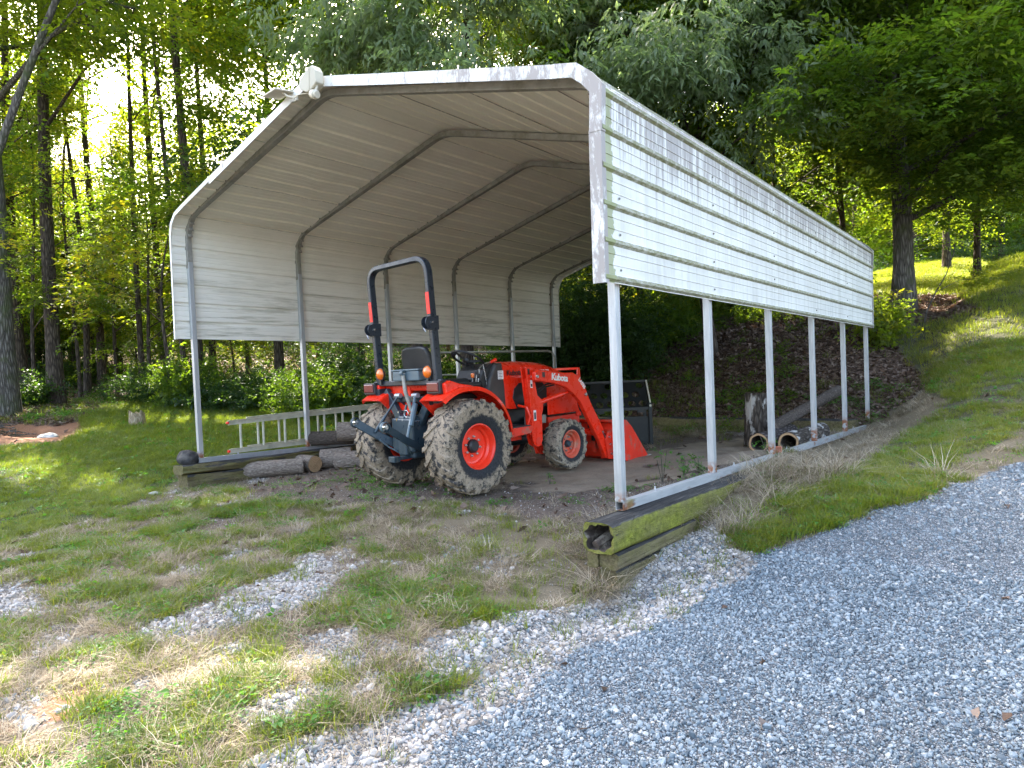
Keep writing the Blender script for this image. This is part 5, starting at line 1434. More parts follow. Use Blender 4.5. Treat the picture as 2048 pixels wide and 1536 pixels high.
# bucket
bk = empty('bucket', (0, 0, 0)); bk.parent = TR
prof = [(3.06, .015), (2.60, .010), (2.48, .06), (2.42, .18), (2.42, .42), (2.50, .52), (2.56, .52), (2.56, .505), (2.51, .505), (2.435, .41), (2.435, .19), (2.49, .075), (2.605, .025), (3.06, .022)]
b = MB(); b.prism(prof, -.70, .70); b.build('bucket_shell', M['red_worn'], bk)
for s in (1, -1):
    b = MB(); b.prism([(3.07, .012), (2.60, .002), (2.47, .05), (2.41, .18), (2.41, .43), (2.50, .53), (2.60, .52), (2.72, .42)], s * .692, s * .712); b.build('side_plate', M['red_worn'], bk, bevel=.003)
b = MB(); b.box((0, 3.08, .018), (1.43, .12, .016)); b.build('cutting_edge', M['galv_dark'], bk, bevel=.003)
for x in (-.35, 0, .35):
    b = MB(); b.box((x, 2.40, .30), (.05, .03, .34)); b.build('rib', M['red_worn'], bk, bevel=.004)
b = MB(); b.box((0, 2.45, .52), (1.42, .10, .03)); b.build('top_lip', M['red_worn'], bk, bevel=.006)
b = MB(); b.box((.40, 2.33, .33), (.05, .05, .10)); b.tube([(.40, 2.30, .36), (.42, 2.26, .44), (.40, 2.30, .50)], .014, 8); b.box((.40, 2.30, .47), (.09, .07, .05)); b.build('coupler_block', M['black'], bk, bevel=.008)

# ------------------------------------------------------------------ black steel rack behind the bucket
gr = empty('steel_rack', (3.10, 4.47, -.30), (0, 0, R(41))); tag(gr, 'black steel rack with round holes in its sloping plate behind the bucket', 'steel rack')
def holeplate(w, h, rows, t, mat, name, parent, loc, rot):
    """plate in the x-z plane with staggered round holes, cells cut as rings of quads"""
    b = MB(); m_ = 16; ch = h / rows; n_ = 9; cw = w / n_
    for j in range(rows):
        off = 0 if j % 2 == 0 else cw / 2; cnt = n_ if j % 2 == 0 else n_ - 1; cz = (j + .5) * ch
        if off:
            for xx in (cw / 4, w - cw / 4): b.box((xx, t / 2, cz), (cw / 2, t, ch))
        for i in range(cnt):
            cx = (i + .5) * cw + off; rx_, rz_ = cw * .36, ch * .33
            if j == rows - 1 and i % 3 == 1: rx_, rz_ = .002, .002
            sq = []; ci_ = []
            for k in range(m_):
                a = 2 * math.pi * (k + .5) / m_; c, s_ = math.cos(a), math.sin(a)
                q = max(abs(c), abs(s_)); sq.append((cx + c / q * cw / 2, cz + s_ / q * ch / 2)); ci_.append((cx + c * rx_, cz + s_ * rz_))
            cor = [(cx + cw / 2, cz + ch / 2), (cx - cw / 2, cz + ch / 2), (cx - cw / 2, cz - ch / 2), (cx + cw / 2, cz - ch / 2)]
            for y in (0, t):
                b.add([(p[0], y, p[1]) for p in sq + ci_ + cor], [(k, (k + 1) % m_, m_ + (k + 1) % m_, m_ + k) for k in range(m_)] + [(2 * m_ + k // 4, k, (k + 1) % m_) for k in (1, 5, 9, 13)])
            b.add([(p[0], 0, p[1]) for p in ci_] + [(p[0], t, p[1]) for p in ci_], [(k, (k + 1) % m_, m_ + (k + 1) % m_, m_ + k) for k in range(m_)])
    return b.build(name, mat, parent, loc=loc, rot=rot)
W_ = 1.42; X0 = -.78
holeplate(W_, .46, 3, .008, M['plate_black'], 'perforated_plate', gr, (X0, 0, .57), (R(-32), 0, 0))
b = MB(); b.box((X0 + W_ / 2, .245, .962), (W_ + .03, .03, .03)); b.build('top_rail', M['plate_black'], gr)
b = MB(); b.box((X0 + W_ / 2, 0, .56), (W_ + .03, .04, .04)); b.build('middle_rail', M['plate_black'], gr)
b = MB(); b.box((X0 + W_ / 2, .01, .22), (W_, .008, .44)); b.build('back_plate', M['plate_black'], gr)
for x in (X0 - .02, X0 + W_ + .02):
    b = MB(); b.box((x, 0, .32), (.05, .06, .64)); b.build('upright', M['plate_black'], gr, bevel=.004)
    b = MB(); b.prism([(.0, .60), (.24, .975), (.28, .975), (.37, .60)], x - .008, x + .008); b.build('end_plate', M['plate_black'], gr)
    b = MB(); b.box((x, .35, .32), (.04, .04, .64)); b.box((x, .17, .60), (.04, .36, .04)); b.build('rear_frame', M['plate_black'], gr)
b = MB(); b.tube([(X0 + W_ + .031, -.012, .60), (X0 + W_ + .031, .235, .97)], 1, sq=(.02, .02), up=(1, 0, 0)); b.build('edge_strip', M['alu'], gr)
b = MB(); b.lathe([(0, .018), (-.010, .018), (-.010, 0)], 10, 'Y', (X0 + W_ + .02, -.031, .60)); b.build('bolt', M['alu'], gr)
for x in np.linspace(X0 + .12, X0 + W_ - .12, 5):
    b = MB(); b.box((x, -.01, .52), (.10, .02, .035)); b.build('lug', M['plate_black'], gr)

# ------------------------------------------------------------------ pipe gate behind
gt = empty('pipe_gate', (0, 0, 0)); tag(gt, 'grey tubular farm gate standing behind the tractor and the left posts', 'gate')
A0 = Vector((-.98, 4.97, 0)); A1 = Vector((.72, 6.55, 0)); gz = lambda p: h1(p.x, p.y)
d_ = (A1 - A0).normalized(); zt = 1.28
b = MB(); b.tube([tuple(A0 + Vector((0, 0, 0.0))), tuple(A0 + Vector((0, 0, zt - .12))), tuple(A0 + d_ * .04 + Vector((0, 0, zt - .03))), tuple(A0 + d_ * .12 + Vector((0, 0, zt + .03))), tuple(A1 - d_ * .12 + Vector((0, 0, zt - .02))), tuple(A1 - d_ * .04 + Vector((0, 0, zt - .05))), tuple(A1 + Vector((0, 0, zt - .14))), tuple(A1 + Vector((0, 0, -.15)))], .022, 10)
b.build('gate_frame', M['galv_dark'], gt, auto=40)
for z in (.10, .36, .62, .88):
    b = MB(); b.tube([tuple(A0 + Vector((0, 0, z))), tuple(A1 + Vector((0, 0, z - .03)))], .018, 8); b.build('gate_rail', M['galv_dark'], gt, auto=40)
for t in (.33, .66):
    p = A0 + (A1 - A0) * t; b = MB(); b.tube([tuple(p + Vector((0, 0, .0))), tuple(p + Vector((0, 0, zt)))], .014, 8); b.build('gate_upright', M['galv_dark'], gt, auto=40)

# broken stump, pale stone and dug hole on the left lawn
x, y = -6.55, 1.68; z = h1(x, y)
bm = bmesh.new(); bmesh.ops.create_cone(bm, cap_ends=True, segments=22, radius1=.17, radius2=.145, depth=.34)
bmesh.ops.subdivide_edges(bm, edges=bm.edges[:], cuts=3, use_grid_fill=True)
for v in bm.verts:
    v.co += Vector((0, 0, .14)); nn = mnoise.noise(Vector((v.co.x * 14, v.co.y * 14, 2)))
    if v.co.z > .1: v.co.z += .12 * nn
    v.co.x *= 1 + .15 * nn
me = bpy.data.meshes.new('tree_stump'); bm.to_mesh(me); bm.free(); me.materials.append(bark('splintered_wood', [(.16, .11, .06), (.42, .33, .21), (.60, .50, .36)], scale=7))
o = link('tree_stump', me, None, (x, y, z)); tag(o, 'pale splintered stump standing on the left lawn', 'stump')
for (x, y, s_, lb) in ((-6.75, .17, .17, 'flat pale stone beside the dug soil on the left lawn'), (.15, -.62, .05, 'small white stone in the grass by the left front post')):
    bm = bmesh.new(); bmesh.ops.create_icosphere(bm, subdivisions=3, radius=1)
    for v in bm.verts:
        v.co *= 1 + .25 * mnoise.noise(v.co * 1.5 + Vector((x, y, 0))); v.co = Vector((v.co.x * s_ * 1.5, v.co.y * s_, v.co.z * s_ * .45))
    me = bpy.data.meshes.new('stone'); bm.to_mesh(me); bm.free(); me.materials.append(M['stone']); o = link('stone', me, None, (x, y, h1(x, y) + .02)); tag(o, lb, 'stone')
b = MB(); r5 = np.random.default_rng(5)
for i in range(26):
    x = -8.6 + r5.normal(0, .45); y = -.25 + r5.normal(0, .25); z = h1(x, y) + .02; a = r5.uniform(0, 3.1); l = r5.uniform(.2, .5)
    b.tube([(x - math.cos(a) * l, y - math.sin(a) * l, z), (x, y, z + r5.uniform(.04, .16)), (x + math.cos(a + .4) * l, y + math.sin(a + .4) * l, z + r5.uniform(0, .12))], [.006, .012, .005], 5)
o = b.build('dead_sticks', M['bark_grey']); tag(o, kind='stuff'); o['label'] = 'heap of dead sticks at the edge of the dug soil'
DENS = .32
LIT = [(5.25, -3.0, .62), (4.7, -2.95, .45), (5.75, -2.75, .22), (1.47, -.92, .28), (-2.4, -1.35, .55), (-1.15, -1.2, .32), (-1.4, -.5, .28), (-.4, -1.1, .2), (7.2, 10.3, .45), (6.95, 13.5, .5), (3.7, 12.2, .4), (7.66, 16.5, .3), (6.3, 16.0, .7), (5.0, 14.8, .5), (8.6, 9.0, .4)]
def sunspot(x, y):
    """openings cut in the crowns so the sun reaches chosen ground"""
    q = np.zeros(x.shape, bool); wx = x + .35 * (fbm(x * 2, y * 2, 201) - .5); wy = y + .35 * (fbm(x * 2, y * 2, 202) - .5)
    for (a, b_, c) in LIT: q |= np.hypot((wx - a) / 1.5, wy - b_) < c + .45
    q |= (x < -3.0) & (x > -16) & (fbm(x * .55 + y * .2, y * 1.3, 203, 3) > .50)
    q |= (y > 17.5) & (x > 0) & (fbm(x * .3, y * .3, 204, 3) > .56)
    q |= (y > 8) & (y < 17) & (x > -1) & (x < 9) & (fbm(x * 1.6, y * 1.6, 205, 3) > .57)
    return q
def thin(P):  # leaf points shading the chosen sun patches are cut out of the crowns
    t = (P[:, 2] - np.minimum(H(P[:, 0], P[:, 1], False), P[:, 2]))
    gx_, gy_ = P[:, 0].copy(), P[:, 1].copy()
    for _ in range(4):
        gz = H(gx_, gy_, False); k = (P[:, 2] - gz) / sv.z; gx_ = P[:, 0] - sv.x * k; gy_ = P[:, 1] - sv.y * k
    keep = ~sunspot(gx_, gy_)
    inside_ = (P[:, 0] > -1.2) & (P[:, 0] < 6.5) & (P[:, 1] > -.8) & (P[:, 1] < 9.2) & (P[:, 2] < 4.5)
    return keep & ~inside_
# ------------------------------------------------------------------ foliage libraries
def spray(seed, nl, length, leaf, wid, droopy, mat, flat=.35, pinn=False, updown=.25):
    """a leafy twig running along +x from the origin"""
    r = np.random.default_rng(seed); S = []
    for i in range(nl):
        t = (i + 1) / nl; s = 1 if i % 2 else -1
        x = length * t; y = s * length * .06 + r.normal(0, length * .10); z = -droopy * length * t * t + r.normal(0, length * .07)
        yaw = s * r.uniform(.5, 1.3); pitch = r.normal(droopy * (1.1 if pinn else .6), updown); roll = r.normal(0, flat)
        S.append(((x, y, z), (roll, pitch, yaw), (leaf * r.uniform(.65, 1.2), leaf * wid)))
    me = mk_leaves(S, mat)
    return me
def clump(seed, nl, rad, leaf, wid, mat):
    r = np.random.default_rng(seed); S = []
    for i in range(nl):
        p = r.normal(0, rad * .45, 3); p[2] *= .55
        S.append((tuple(p), (r.normal(0, .6), r.normal(.25, .5), r.uniform(0, 6.28)), (leaf * r.uniform(.6, 1.25), leaf * wid)))
    return mk_leaves(S, mat)
for k, mt in (('a', 'leaf_a'), ('b', 'leaf_b'), ('d', 'leaf_d')):
    LIB['sp_' + k] = library('leaf_spray_' + k, [spray(s + 100, 22, .55, .115, .52, .28, M[mt]) for s in range(4)])
    LIB['cl_' + k] = library('leaf_clump_' + k, [spray(s + 140, 38, .95, .125, .55, .32, M[mt], .5, False, .4) for s in range(5)])
    LIB['far_' + k] = library('leaf_far_' + k, [clump(s + 180, 40, .75, .20, .6, M[mt]) for s in range(4)])
LIB['drp'] = library('drooping_spray', [spray(s + 220, 18, .50, .185, .30, .75, M['leaf_c'], .45, True, .30) for s in range(5)])
LIB['bush'] = library('bush_spray', [spray(s + 260, 20, .36, .075, .6, .05, M['leaf_a'], .6, False, .5) for s in range(4)])
LIB['bushd'] = library('bush_spray_dark', [spray(s + 280, 20, .36, .075, .6, .05, M['leaf_d'], .6, False, .5) for s in range(4)])
LIB['bushb'] = library('bush_spray_yellow', [spray(s + 290, 20, .36, .08, .6, .05, M['leaf_b'], .6, False, .5) for s in range(4)])

def trunk_path(x, y, h_, lean, r, wob=.26, n=10):
    z0 = h1(x, y) - .15; P = []; a, b_ = r.uniform(0, 6), r.uniform(0, 6)
    for i in range(n + 1):
        t = i / n
        P.append((x + lean[0] * h_ * t + wob * math.sin(a + t * 4) * t, y + lean[1] * h_ * t + wob * math.sin(b_ + t * 3.3) * t, z0 + (h_ + .15) * t))
    return P
def lerp_path(P, t):
    f = t * (len(P) - 1); i = min(int(f), len(P) - 2); f -= i
    return Vector(P[i]).lerp(Vector(P[i + 1]), f)
def tree(name, x, y, h_, rad, lean, cz0, cr, nclus, per, lib, label, seed, group=None, matb='bark', nl=9, squash=.45, tint=(.35, .25), gaps=None, crad=.75, cat='tree', dirbias=None, ssc=(.8, 1.3), low=None, dens=None, fill=0):
    """a tree: tapered trunk with limbs, crown of leaf sprays gathered in clusters at the limb ends.
       cz0: height at which the crown starts; cr: crown radius"""
    r = np.random.default_rng(seed)
    root = empty(name, (0, 0, 0)); tag(root, label, cat, group)
    P = trunk_path(x, y, h_, lean, r)
    b = MB(); n = len(P)
    b.tube(P, [rad * (1.35 if i == 0 else 1.0) * (1 - .72 * (i / (n - 1)) ** 1.1) for i in range(n)], 12)
    z0 = P[0][2]; base_t = cz0 / h_
    tips = []
    for i in range(nl):
        t = base_t * .9 + (1 - base_t * .9) * (i + r.uniform(0, .8)) / nl
        t = min(t, .97); p = lerp_path(P, t); a = i * 2.4 + r.uniform(-.5, .5)
        if dirbias is not None and r.uniform() < .6: a = dirbias + r.normal(0, .7)
        up = .15 + .55 * t; ln = cr * r.uniform(.65, 1.0) * (1.0 if t < .7 else 1.15 - .8 * (t - .7) / .3)
        q = p + Vector((math.cos(a), math.sin(a), up)) * ln
        m1 = p.lerp(q, .5) + Vector((0, 0, .10 * ln))
        rr = rad * (1 - .7 * t) * .42
        b.tube([tuple(p), tuple(m1), tuple(q)], [rr, rr * .62, rr * .2], 6)
        tips += [(p, m1, q)]
        for k in range(3):
            aa = a + r.uniform(-.9, .9); s_ = m1.lerp(q, r.uniform(0, .8)); e_ = s_ + Vector((math.cos(aa), math.sin(aa), r.uniform(-.1, .6))) * ln * .45
            b.tube([tuple(s_), tuple(e_)], [rr * .35, rr * .08], 4)
            tips += [(s_, s_.lerp(e_, .5), e_)]
    b.build('trunk', M[matb], root, auto=60)
    # leaf clusters
    C = []
    nclus = int(nclus * (dens or (DENS if name == 'woodland_tree' else 1)))
    for i in range(nclus):
        tp = tips[r.integers(0, len(tips))]; f = r.uniform(.25, 1.05)
        c = tp[0].lerp(tp[1], f * 2) if f < .5 else tp[1].lerp(tp[2], f * 2 - 1)
        C.append(np.array(c) + r.normal(0, .25, 3) * cr * .35)
    if fill:
        zc = z0 + (low or 2) + (h_ - (low or 2)) * .45
        for i in range(fill):
            u = r.normal(0, 1, 3); u /= np.linalg.norm(u); q = u * r.uniform(.55, 1.0)
            C.append(np.array([x + lean[0] * h_ * .5 + q[0] * cr, y + lean[1] * h_ * .5 + q[1] * cr, zc + q[2] * (h_ - (low or 2)) * .5]))
    C = np.array(C)
    if low is not None:
        k = C[:, 2] > z0 + low; C = C[k]
    pts = np.repeat(C, per, 0); n = len(pts)
    off = r.normal(0, 1, (n, 3)) * crad * np.array([1, 1, squash])
    pts = pts + off
    ct = np.repeat(r.uniform(0, 1, len(C)), per); kp = thin(pts); pts = pts[kp]; ct = ct[kp]; n = len(pts)
    out = np.arctan2(pts[:, 1] - y - lean[1] * h_ * .6, pts[:, 0] - x - lean[0] * h_ * .6) + r.normal(0, .8, n)
    rot = np.stack([r.normal(0, .25, n), r.normal(.05, .28, n), out], 1)
    tn = np.clip(tint[0] + (ct - .5) * tint[1] * 1.4 + r.normal(0, tint[1] * .45, n) + .06 * (pts[:, 2] - pts[:, 2].mean()) / max(1, cr), 0, 1)
    o = scatter('crown', pts, rot, r.uniform(ssc[0], ssc[1], n), tn, LIB[lib], root)
    return root
def bush(name, x, y, w, h_, n, lib, label, seed, group=None, tint=.4, cat='shrub', stems=7, wy=None):
    r = np.random.default_rng(seed); root = empty(name, (0, 0, 0)); tag(root, label, cat, group)
    wy = wy or w; z = h1(x, y); b = MB()
    C = []
    for i in range(stems * 3):
        a = r.uniform(0, 6.28); d = math.sqrt(r.uniform()); cx, cy = x + math.cos(a) * d * w * .8, y + math.sin(a) * d * wy * .8
        top = h1(cx, cy) + h_ * r.uniform(.45, 1) * (1 - .35 * d)
        C.append((cx, cy, top)); 
        if i < stems * 2: b.tube([(x + (cx - x) * .4, y + (cy - y) * .4, h1(x, y) - .05), (x + (cx - x) * .8, y + (cy - y) * .8, top * .5 + z * .5), (cx, cy, top)], [.018, .012, .004], 5)
    b.build('stems', M['bark'], root)['kind'] = 'stuff'
    C = np.array(C); k = r.integers(0, len(C), n); t = r.uniform(0, 1, n) ** .6
    p = C[k] + r.normal(0, .26, (n, 3)) * np.array([w, wy, h_ * .3])
    zz = H(p[:, 0], p[:, 1]); p[:, 2] = zz + .05 + (p[:, 2] - zz) * t
    p = p[~((p[:, 0] > -.7) & (p[:, 0] < 6.5) & (p[:, 1] > -.8) & (p[:, 1] < 8.35) & (p[:, 2] < 4.4))]; n = len(p)
    rot = np.stack([r.normal(0, .5, n), r.normal(-.1, .5, n), r.uniform(0, 6.28, n)], 1)
    tn = np.clip(tint + r.normal(0, .22, n), 0, 1)
    scatter('foliage', p, rot, r.uniform(.7, 1.35, n), tn, LIB[lib], root)
    return root

ORD = ['first', 'second', 'third', 'fourth', 'fifth', 'sixth', 'seventh', 'eighth', 'ninth', 'tenth', 'eleventh', 'twelfth', 'thirteenth', 'fourteenth', 'fifteenth', 'sixteenth', 'seventeenth', 'eighteenth']
def nth(lst, i):
    return ORD[sorted(range(len(lst)), key=lambda k: lst[k][0]).index(i)]
def at(px_, D):
    """ground point under the photo column px_ at depth D"""
    v = RC @ np.array([(px_ - 1024) / FPX, 0, -1.0]); return CP[0] + v[0] * D, CP[1] + v[1] * D

# the big shade tree on the right bank
x, y = at(1812, 14.6)
tree('broadleaf_tree', x, y, 11.5, .22, (.012, -.01), 2.2, 5.2, 330, 22, 'sp_a', 'big leafy tree on the mulched bank right of the carport', 301, matb='bark_grey', nl=26, squash=.28, crad=.62, tint=(.52, .42), low=1.65, dirbias=-1.5, fill=250)
x, y = at(1420, 19)
tree('broadleaf_tree', x, y, 12, .17, (0, 0), 2.2, 4.2, 90, 24, 'sp_a', 'tree with a dark trunk showing just above the carport side panel', 302, nl=18, squash=.3, tint=(.40, .3), low=2.0)
x, y = at(1640, 22)
tree('broadleaf_tree', x, y, 14, .18, (.02, 0), 3, 5.0, 60, 24, 'cl_b', 'yellow green tree directly left of the big bank tree', 303, nl=18, squash=.4, tint=(.45, .35), crad=.9)
for i, (px_, D, hh, lb) in enumerate(((1530, 17.0, 8.0, 'low branched tree filling the gap between the panel edge and the big bank tree'), (1960, 18.0, 9.5, 'leafy tree on the grass slope just right of the big bank tree'), (1700, 18.5, 9.0, 'leafy tree close behind the big bank tree'), (1290, 18.0, 8.5, 'leafy tree rising over the middle of the side panel'), (2110, 16.5, 9.5, 'leafy tree at the right edge of the picture above the grass'))):
    x, y = at(px_, D)
    tree('broadleaf_tree', x, y, hh, .09, (0, 0), 2.2, 3.7, 140, 24, ('sp_a', 'sp_b')[i % 2], lb, 310 + i, nl=16, squash=.28, tint=(.45, .4), low=1.5, crad=.6, dirbias=-1.5, fill=80)
# drooping tree behind the roof
x, y = -1.6, 6.6
tree('drooping_tree', x, y, 9.8, .16, (.02, -.02), 3.6, 3.1, 115, 20, 'drp', 'grey green tree with drooping leaves behind the carport roof', 304, nl=16, squash=.45, crad=.50, tint=(.5, .4), dirbias=-.6, ssc=(.8, 1.25))
x, y = 2.4, 10.2
tree('drooping_tree', x, y, 8.6, .13, (-.03, -.01), 3.2, 2.9, 95, 19, 'drp', 'drooping leaved tree above the middle of the roof, nearer the right eave', 305, nl=14, squash=.45, crad=.5, tint=(.42, .4), dirbias=-1.6, ssc=(.8, 1.2), low=2.5)
# far left trunk and its leaning neighbour
x, y = at(6, 15.2)
tree('old_tree', x, y, 17, .27, (-.05, .01), 8, 4.5, 60, 20, 'cl_a', 'thick trunked tree with a scarred bark at the left of the lawn', 306, matb='bark_grey', nl=9, tint=(.5, .3))
x, y = at(-200, 12.5)
tree('leaning_tree', x, y, 13, .10, (.32, .27), 7.5, 3.0, 45, 20, 'sp_b', 'slender pale tree leaning right across the top left of the picture', 307, matb='bark_grey', nl=8, tint=(.5, .3), low=6)
# woods on the left: named trunks first
for i, (px_, D, rad, hh, cz, cr, nc, lib, lean, lb) in enumerate((
    (45, 20, .17, 17, 8.5, 4.6, 130, 'cl_a', (0, 0), 'dark trunk just right of the thick scarred tree'),
    (112, 17.5, .19, 18, 8, 4.8, 150, 'cl_b', (0, .0), 'stout dark trunk rising from the left woods edge'),
    (205, 22, .13, 17, 9, 4.6, 130, 'cl_b', (.01, 0), 'second stout trunk of the left woods, behind the lawn'),
    (286, 19, .085, 16, 8.5, 4.2, 120, 'cl_b', (0, 0), 'thin straight trunk halfway between the lawn trees and the carport'),
    (330, 21, .12, 17, 9, 4.4, 120, 'cl_a', (0, 0), 'dark trunk hidden in leaves left of the carport wall'),
    (398, 17.0, .135, 19, 10.8, 4.6, 150, 'cl_b', (-.006, 0), 'tall dark trunk against the white sky left of the roof'),
    (372, 17.6, .075, 18, 11, 3.4, 60, 'cl_b', (-.02, -.02), 'slimmer stem leaning away beside the tall dark trunk'),
    (428, 20, .10, 19, 11.5, 4.2, 110, 'cl_b', (-.004, 0), 'thin trunk immediately right of the tall dark trunk'),
    )):
    x, y = at(px_, D)
    tree('woodland_tree', x, y, hh, rad, lean, cz, cr, nc, 20, lib, lb, 320 + i, 'trees at the edge of the left woods', nl=12, tint=(.5, .4), crad=.85, dens=.42)
YT = ((-60, 19, 8), (70, 18.5, 8.5), (160, 19.5, 8), (235, 20.5, 8.5), (300, 18.5, 6), (345, 16.5, 4.5), (495, 21, 7), (10, 22, 9), (190, 24, 9.5), (120, 23, 9))
for i, (px_, D, hh) in enumerate(YT):
    x, y = at(px_, D)
    tree('young_tree', x, y, hh, .06, (0, 0), 1.8, 2.8, 42, 20, ('sp_b', 'sp_a', 'sp_b')[i % 3], nth(YT, i) + ' young sunlit tree from the left in the understory of the left woods', 380 + i, 'young trees of the understory', nl=10, tint=(.5, .5), crad=.7)
r_ = np.random.default_rng(99)
sp = []
for px_, D in ((-230, 18), (-150, 24), (-60, 27), (-330, 22), (20, 30), (75, 26), (150, 31), (175, 20), (245, 28), (20, 40), (120, 42), (60, 23), (-120, 36), (-20, 18), (155, 25)):
    sp.append((px_, D))
for i, (px_, D) in enumerate(sp):
    x, y = at(px_ + r_.normal(0, 6), D)
    tree('woodland_tree', x, y, r_.uniform(8, 10.5) if px_ > -100 else r_.uniform(13, 17), r_.uniform(.07, .15), (r_.normal(0, .015), r_.normal(0, .01)), r_.uniform(1.6, 5), r_.uniform(3.2, 4.4), 85, 18, ('cl_b', 'cl_a', 'cl_b')[i % 3], nth(sp, i) + ' slim dark tree from the left inside the shaded left woods', 400 + i, 'slim trees inside the left woods', nl=13, tint=(.5, .45), crad=.9)
ST = [(-180, 21, 5), (-60, 24, 6), (30, 24, 5.5), (95, 27, 6.5), (150, 23, 5), (215, 27, 6), (275, 24, 5.5), (335, 22, 4.5), (130, 33, 7), (250, 34, 7), (340, 31, 6.5), (10, 33, 7), (420, 26, 6), (470, 22, 5), (560, 24, 5), (650, 22, 5)]
for i, (px_, D, hh) in enumerate(ST):
    x, y = at(px_, D)
    tree('sapling', x, y, hh, .035, (0, 0), .5, 2.4, 34, 20, ('sp_b', 'sp_a', 'sp_d')[i % 3], nth(ST, i) + ' leafy sapling from the left, low between the trunks of the left woods', 700 + i, 'leafy saplings low in the left woods', nl=9, tint=(.45, .45), crad=.7, squash=.6, fill=14)
# trees behind the carport and on top of the bank
BT = ((560, 20, 3), (640, 27, 3), (725, 21, 3.2), (835, 14.5, 3.6), (930, 22, 2.6), (1010, 18.5, 3.5), (500, 30, 2.5), (900, 31, 2))
for i, (px_, D, cz) in enumerate(BT):
    x, y = at(px_, D)
    tree('woodland_tree', x, y, r_.uniform(12, 14) if D < 23 else r_.uniform(9, 10.5), r_.uniform(.10, .17), (0, 0), cz, r_.uniform(3.4, 4.4), 110, 20, ('cl_a', 'cl_b', 'cl_d')[i % 3], nth(BT, i) + ' tall leafy tree from the left standing behind the carport roof', 450 + i, 'trees behind the carport roof', nl=14, tint=(.45, .4), crad=.9)
KT = ((1120, 19, 1.5), (1200, 25, 1), (1290, 21, 1.6), (1375, 29, 1), (1500, 27, 1.2), (1570, 20, 2.4), (1720, 30, 1.2), (1295, 34, 1), (1620, 36, 1))
for i, (px_, D, cz) in enumerate(KT):
    x, y = at(px_, D)
    tree('woodland_tree', x, y, r_.uniform(10, 12.5) if D < 23 else r_.uniform(8, 9.5), r_.uniform(.09, .15), (0, 0), cz, r_.uniform(3.4, 4.4), 130, 20, ('cl_b', 'cl_a', 'cl_d')[i % 3], nth(KT, i) + ' dense leafy tree from the left in the woods on top of the bank', 480 + i, 'trees on top of the bank', nl=15, tint=(.45, .45), crad=.9)
HT = ((1840, 44, 1), (1930, 48, .8), (2010, 42, .8), (2100, 46, 1), (2220, 40, 1), (2330, 48, 1), (2120, 24, 3), (1900, 27, 3.5))
for i, (px_, D, cz) in enumerate(HT):
    x, y = at(px_, D)
    tree('woodland_tree', x, y, r_.uniform(12, 17), r_.uniform(.12, .2), (0, 0), cz, r_.uniform(4.2, 5.4), 140, 20, ('cl_a', 'cl_d')[i % 2], nth(HT, i) + ' round crowned tree from the left beyond the sloping grass on the right', 500 + i, 'trees beyond the hill grass', nl=15, tint=(.4, .4), crad=1.1, low=1.5 if D > 30 else 4)
# shrubs
for i, (px_, D, w, h_, n, lib, t_, lb) in enumerate((
    (455, 16.5, 1.0, .8, 350, 'bushd', .45, 'leafy shrub between the first two left posts'),
    (530, 16.5, 1.2, 1.1, 600, 'bushd', .6, 'wide green shrub beyond the ladder'),
    (640, 14.8, 1.1, 1.35, 700, 'bush', .25, 'mid green shrub behind the second left post'),
    (700, 16.0, 1.3, 1.9, 900, 'bushd', .5, 'dark shrub behind the tractor seat'),
    (800, 14.5, 1.0, 1.5, 700, 'bushd', .6, 'dark shrub directly behind the roll bar'),
    (900, 15.0, 1.2, 1.6, 800, 'bushd', .5, 'dark shrub behind the pipe gate'),
    (1000, 15.2, 1.1, 1.7, 900, 'bushd', .5, 'dark evergreen shrub behind the tractor hood'),
    (1070, 15.6, 1.1, 2.5, 1100, 'bushd', .55, 'tall dark shrub at the back left corner of the carport'),
    (1150, 15.4, 1.3, 3.2, 1900, 'bushd', .45, 'tallest dark shrub beside the back of the left wall'),
    (1215, 15.2, 1.2, 2.5, 1300, 'bushd', .5, 'dark leafy shrub at the left end of the bank'),
    (1290, 16.5, 1.3, 1.7, 1000, 'bush', .4, 'green shrub on top of the bank behind the front right post'),
    (1390, 18.0, 1.5, 1.5, 900, 'bushb', .35, 'yellowish shrub on top of the bank'),
    (1500, 19.0, 1.6, 1.6, 900, 'bush', .4, 'loose shrub on top of the bank right of the yellowish one'),
    (330, 18.5, 1.2, 1.2, 500, 'bushd', .55, 'green shrub left of the carport wall'),
    (372, 16.5, .9, 1.6, 600, 'bush', .4, 'bright shrub against the front edge of the left wall'),
    (130, 22.5, 1.8, 1.0, 400, 'bushd', .5, 'low dark shrub between two trunks of the left woods'),
    (62, 17.2, .6, .7, 260, 'bushd', .5, 'small dark shrub at the foot of the thick scarred tree'),
    (1765, 12.6, .40, 1.0, 160, 'bushb', .3, 'leafy young shrub touching the back right corner of the carport'),
    (2000, 40.0, 3.5, 1.8, 900, 'bushd', .5, 'dark hedge like shrub at the top of the right hill'),
    )):
    x, y = at(px_, D); bush('shrub', x, y, w, h_, n, lib, lb, 600 + i, tint=t_)
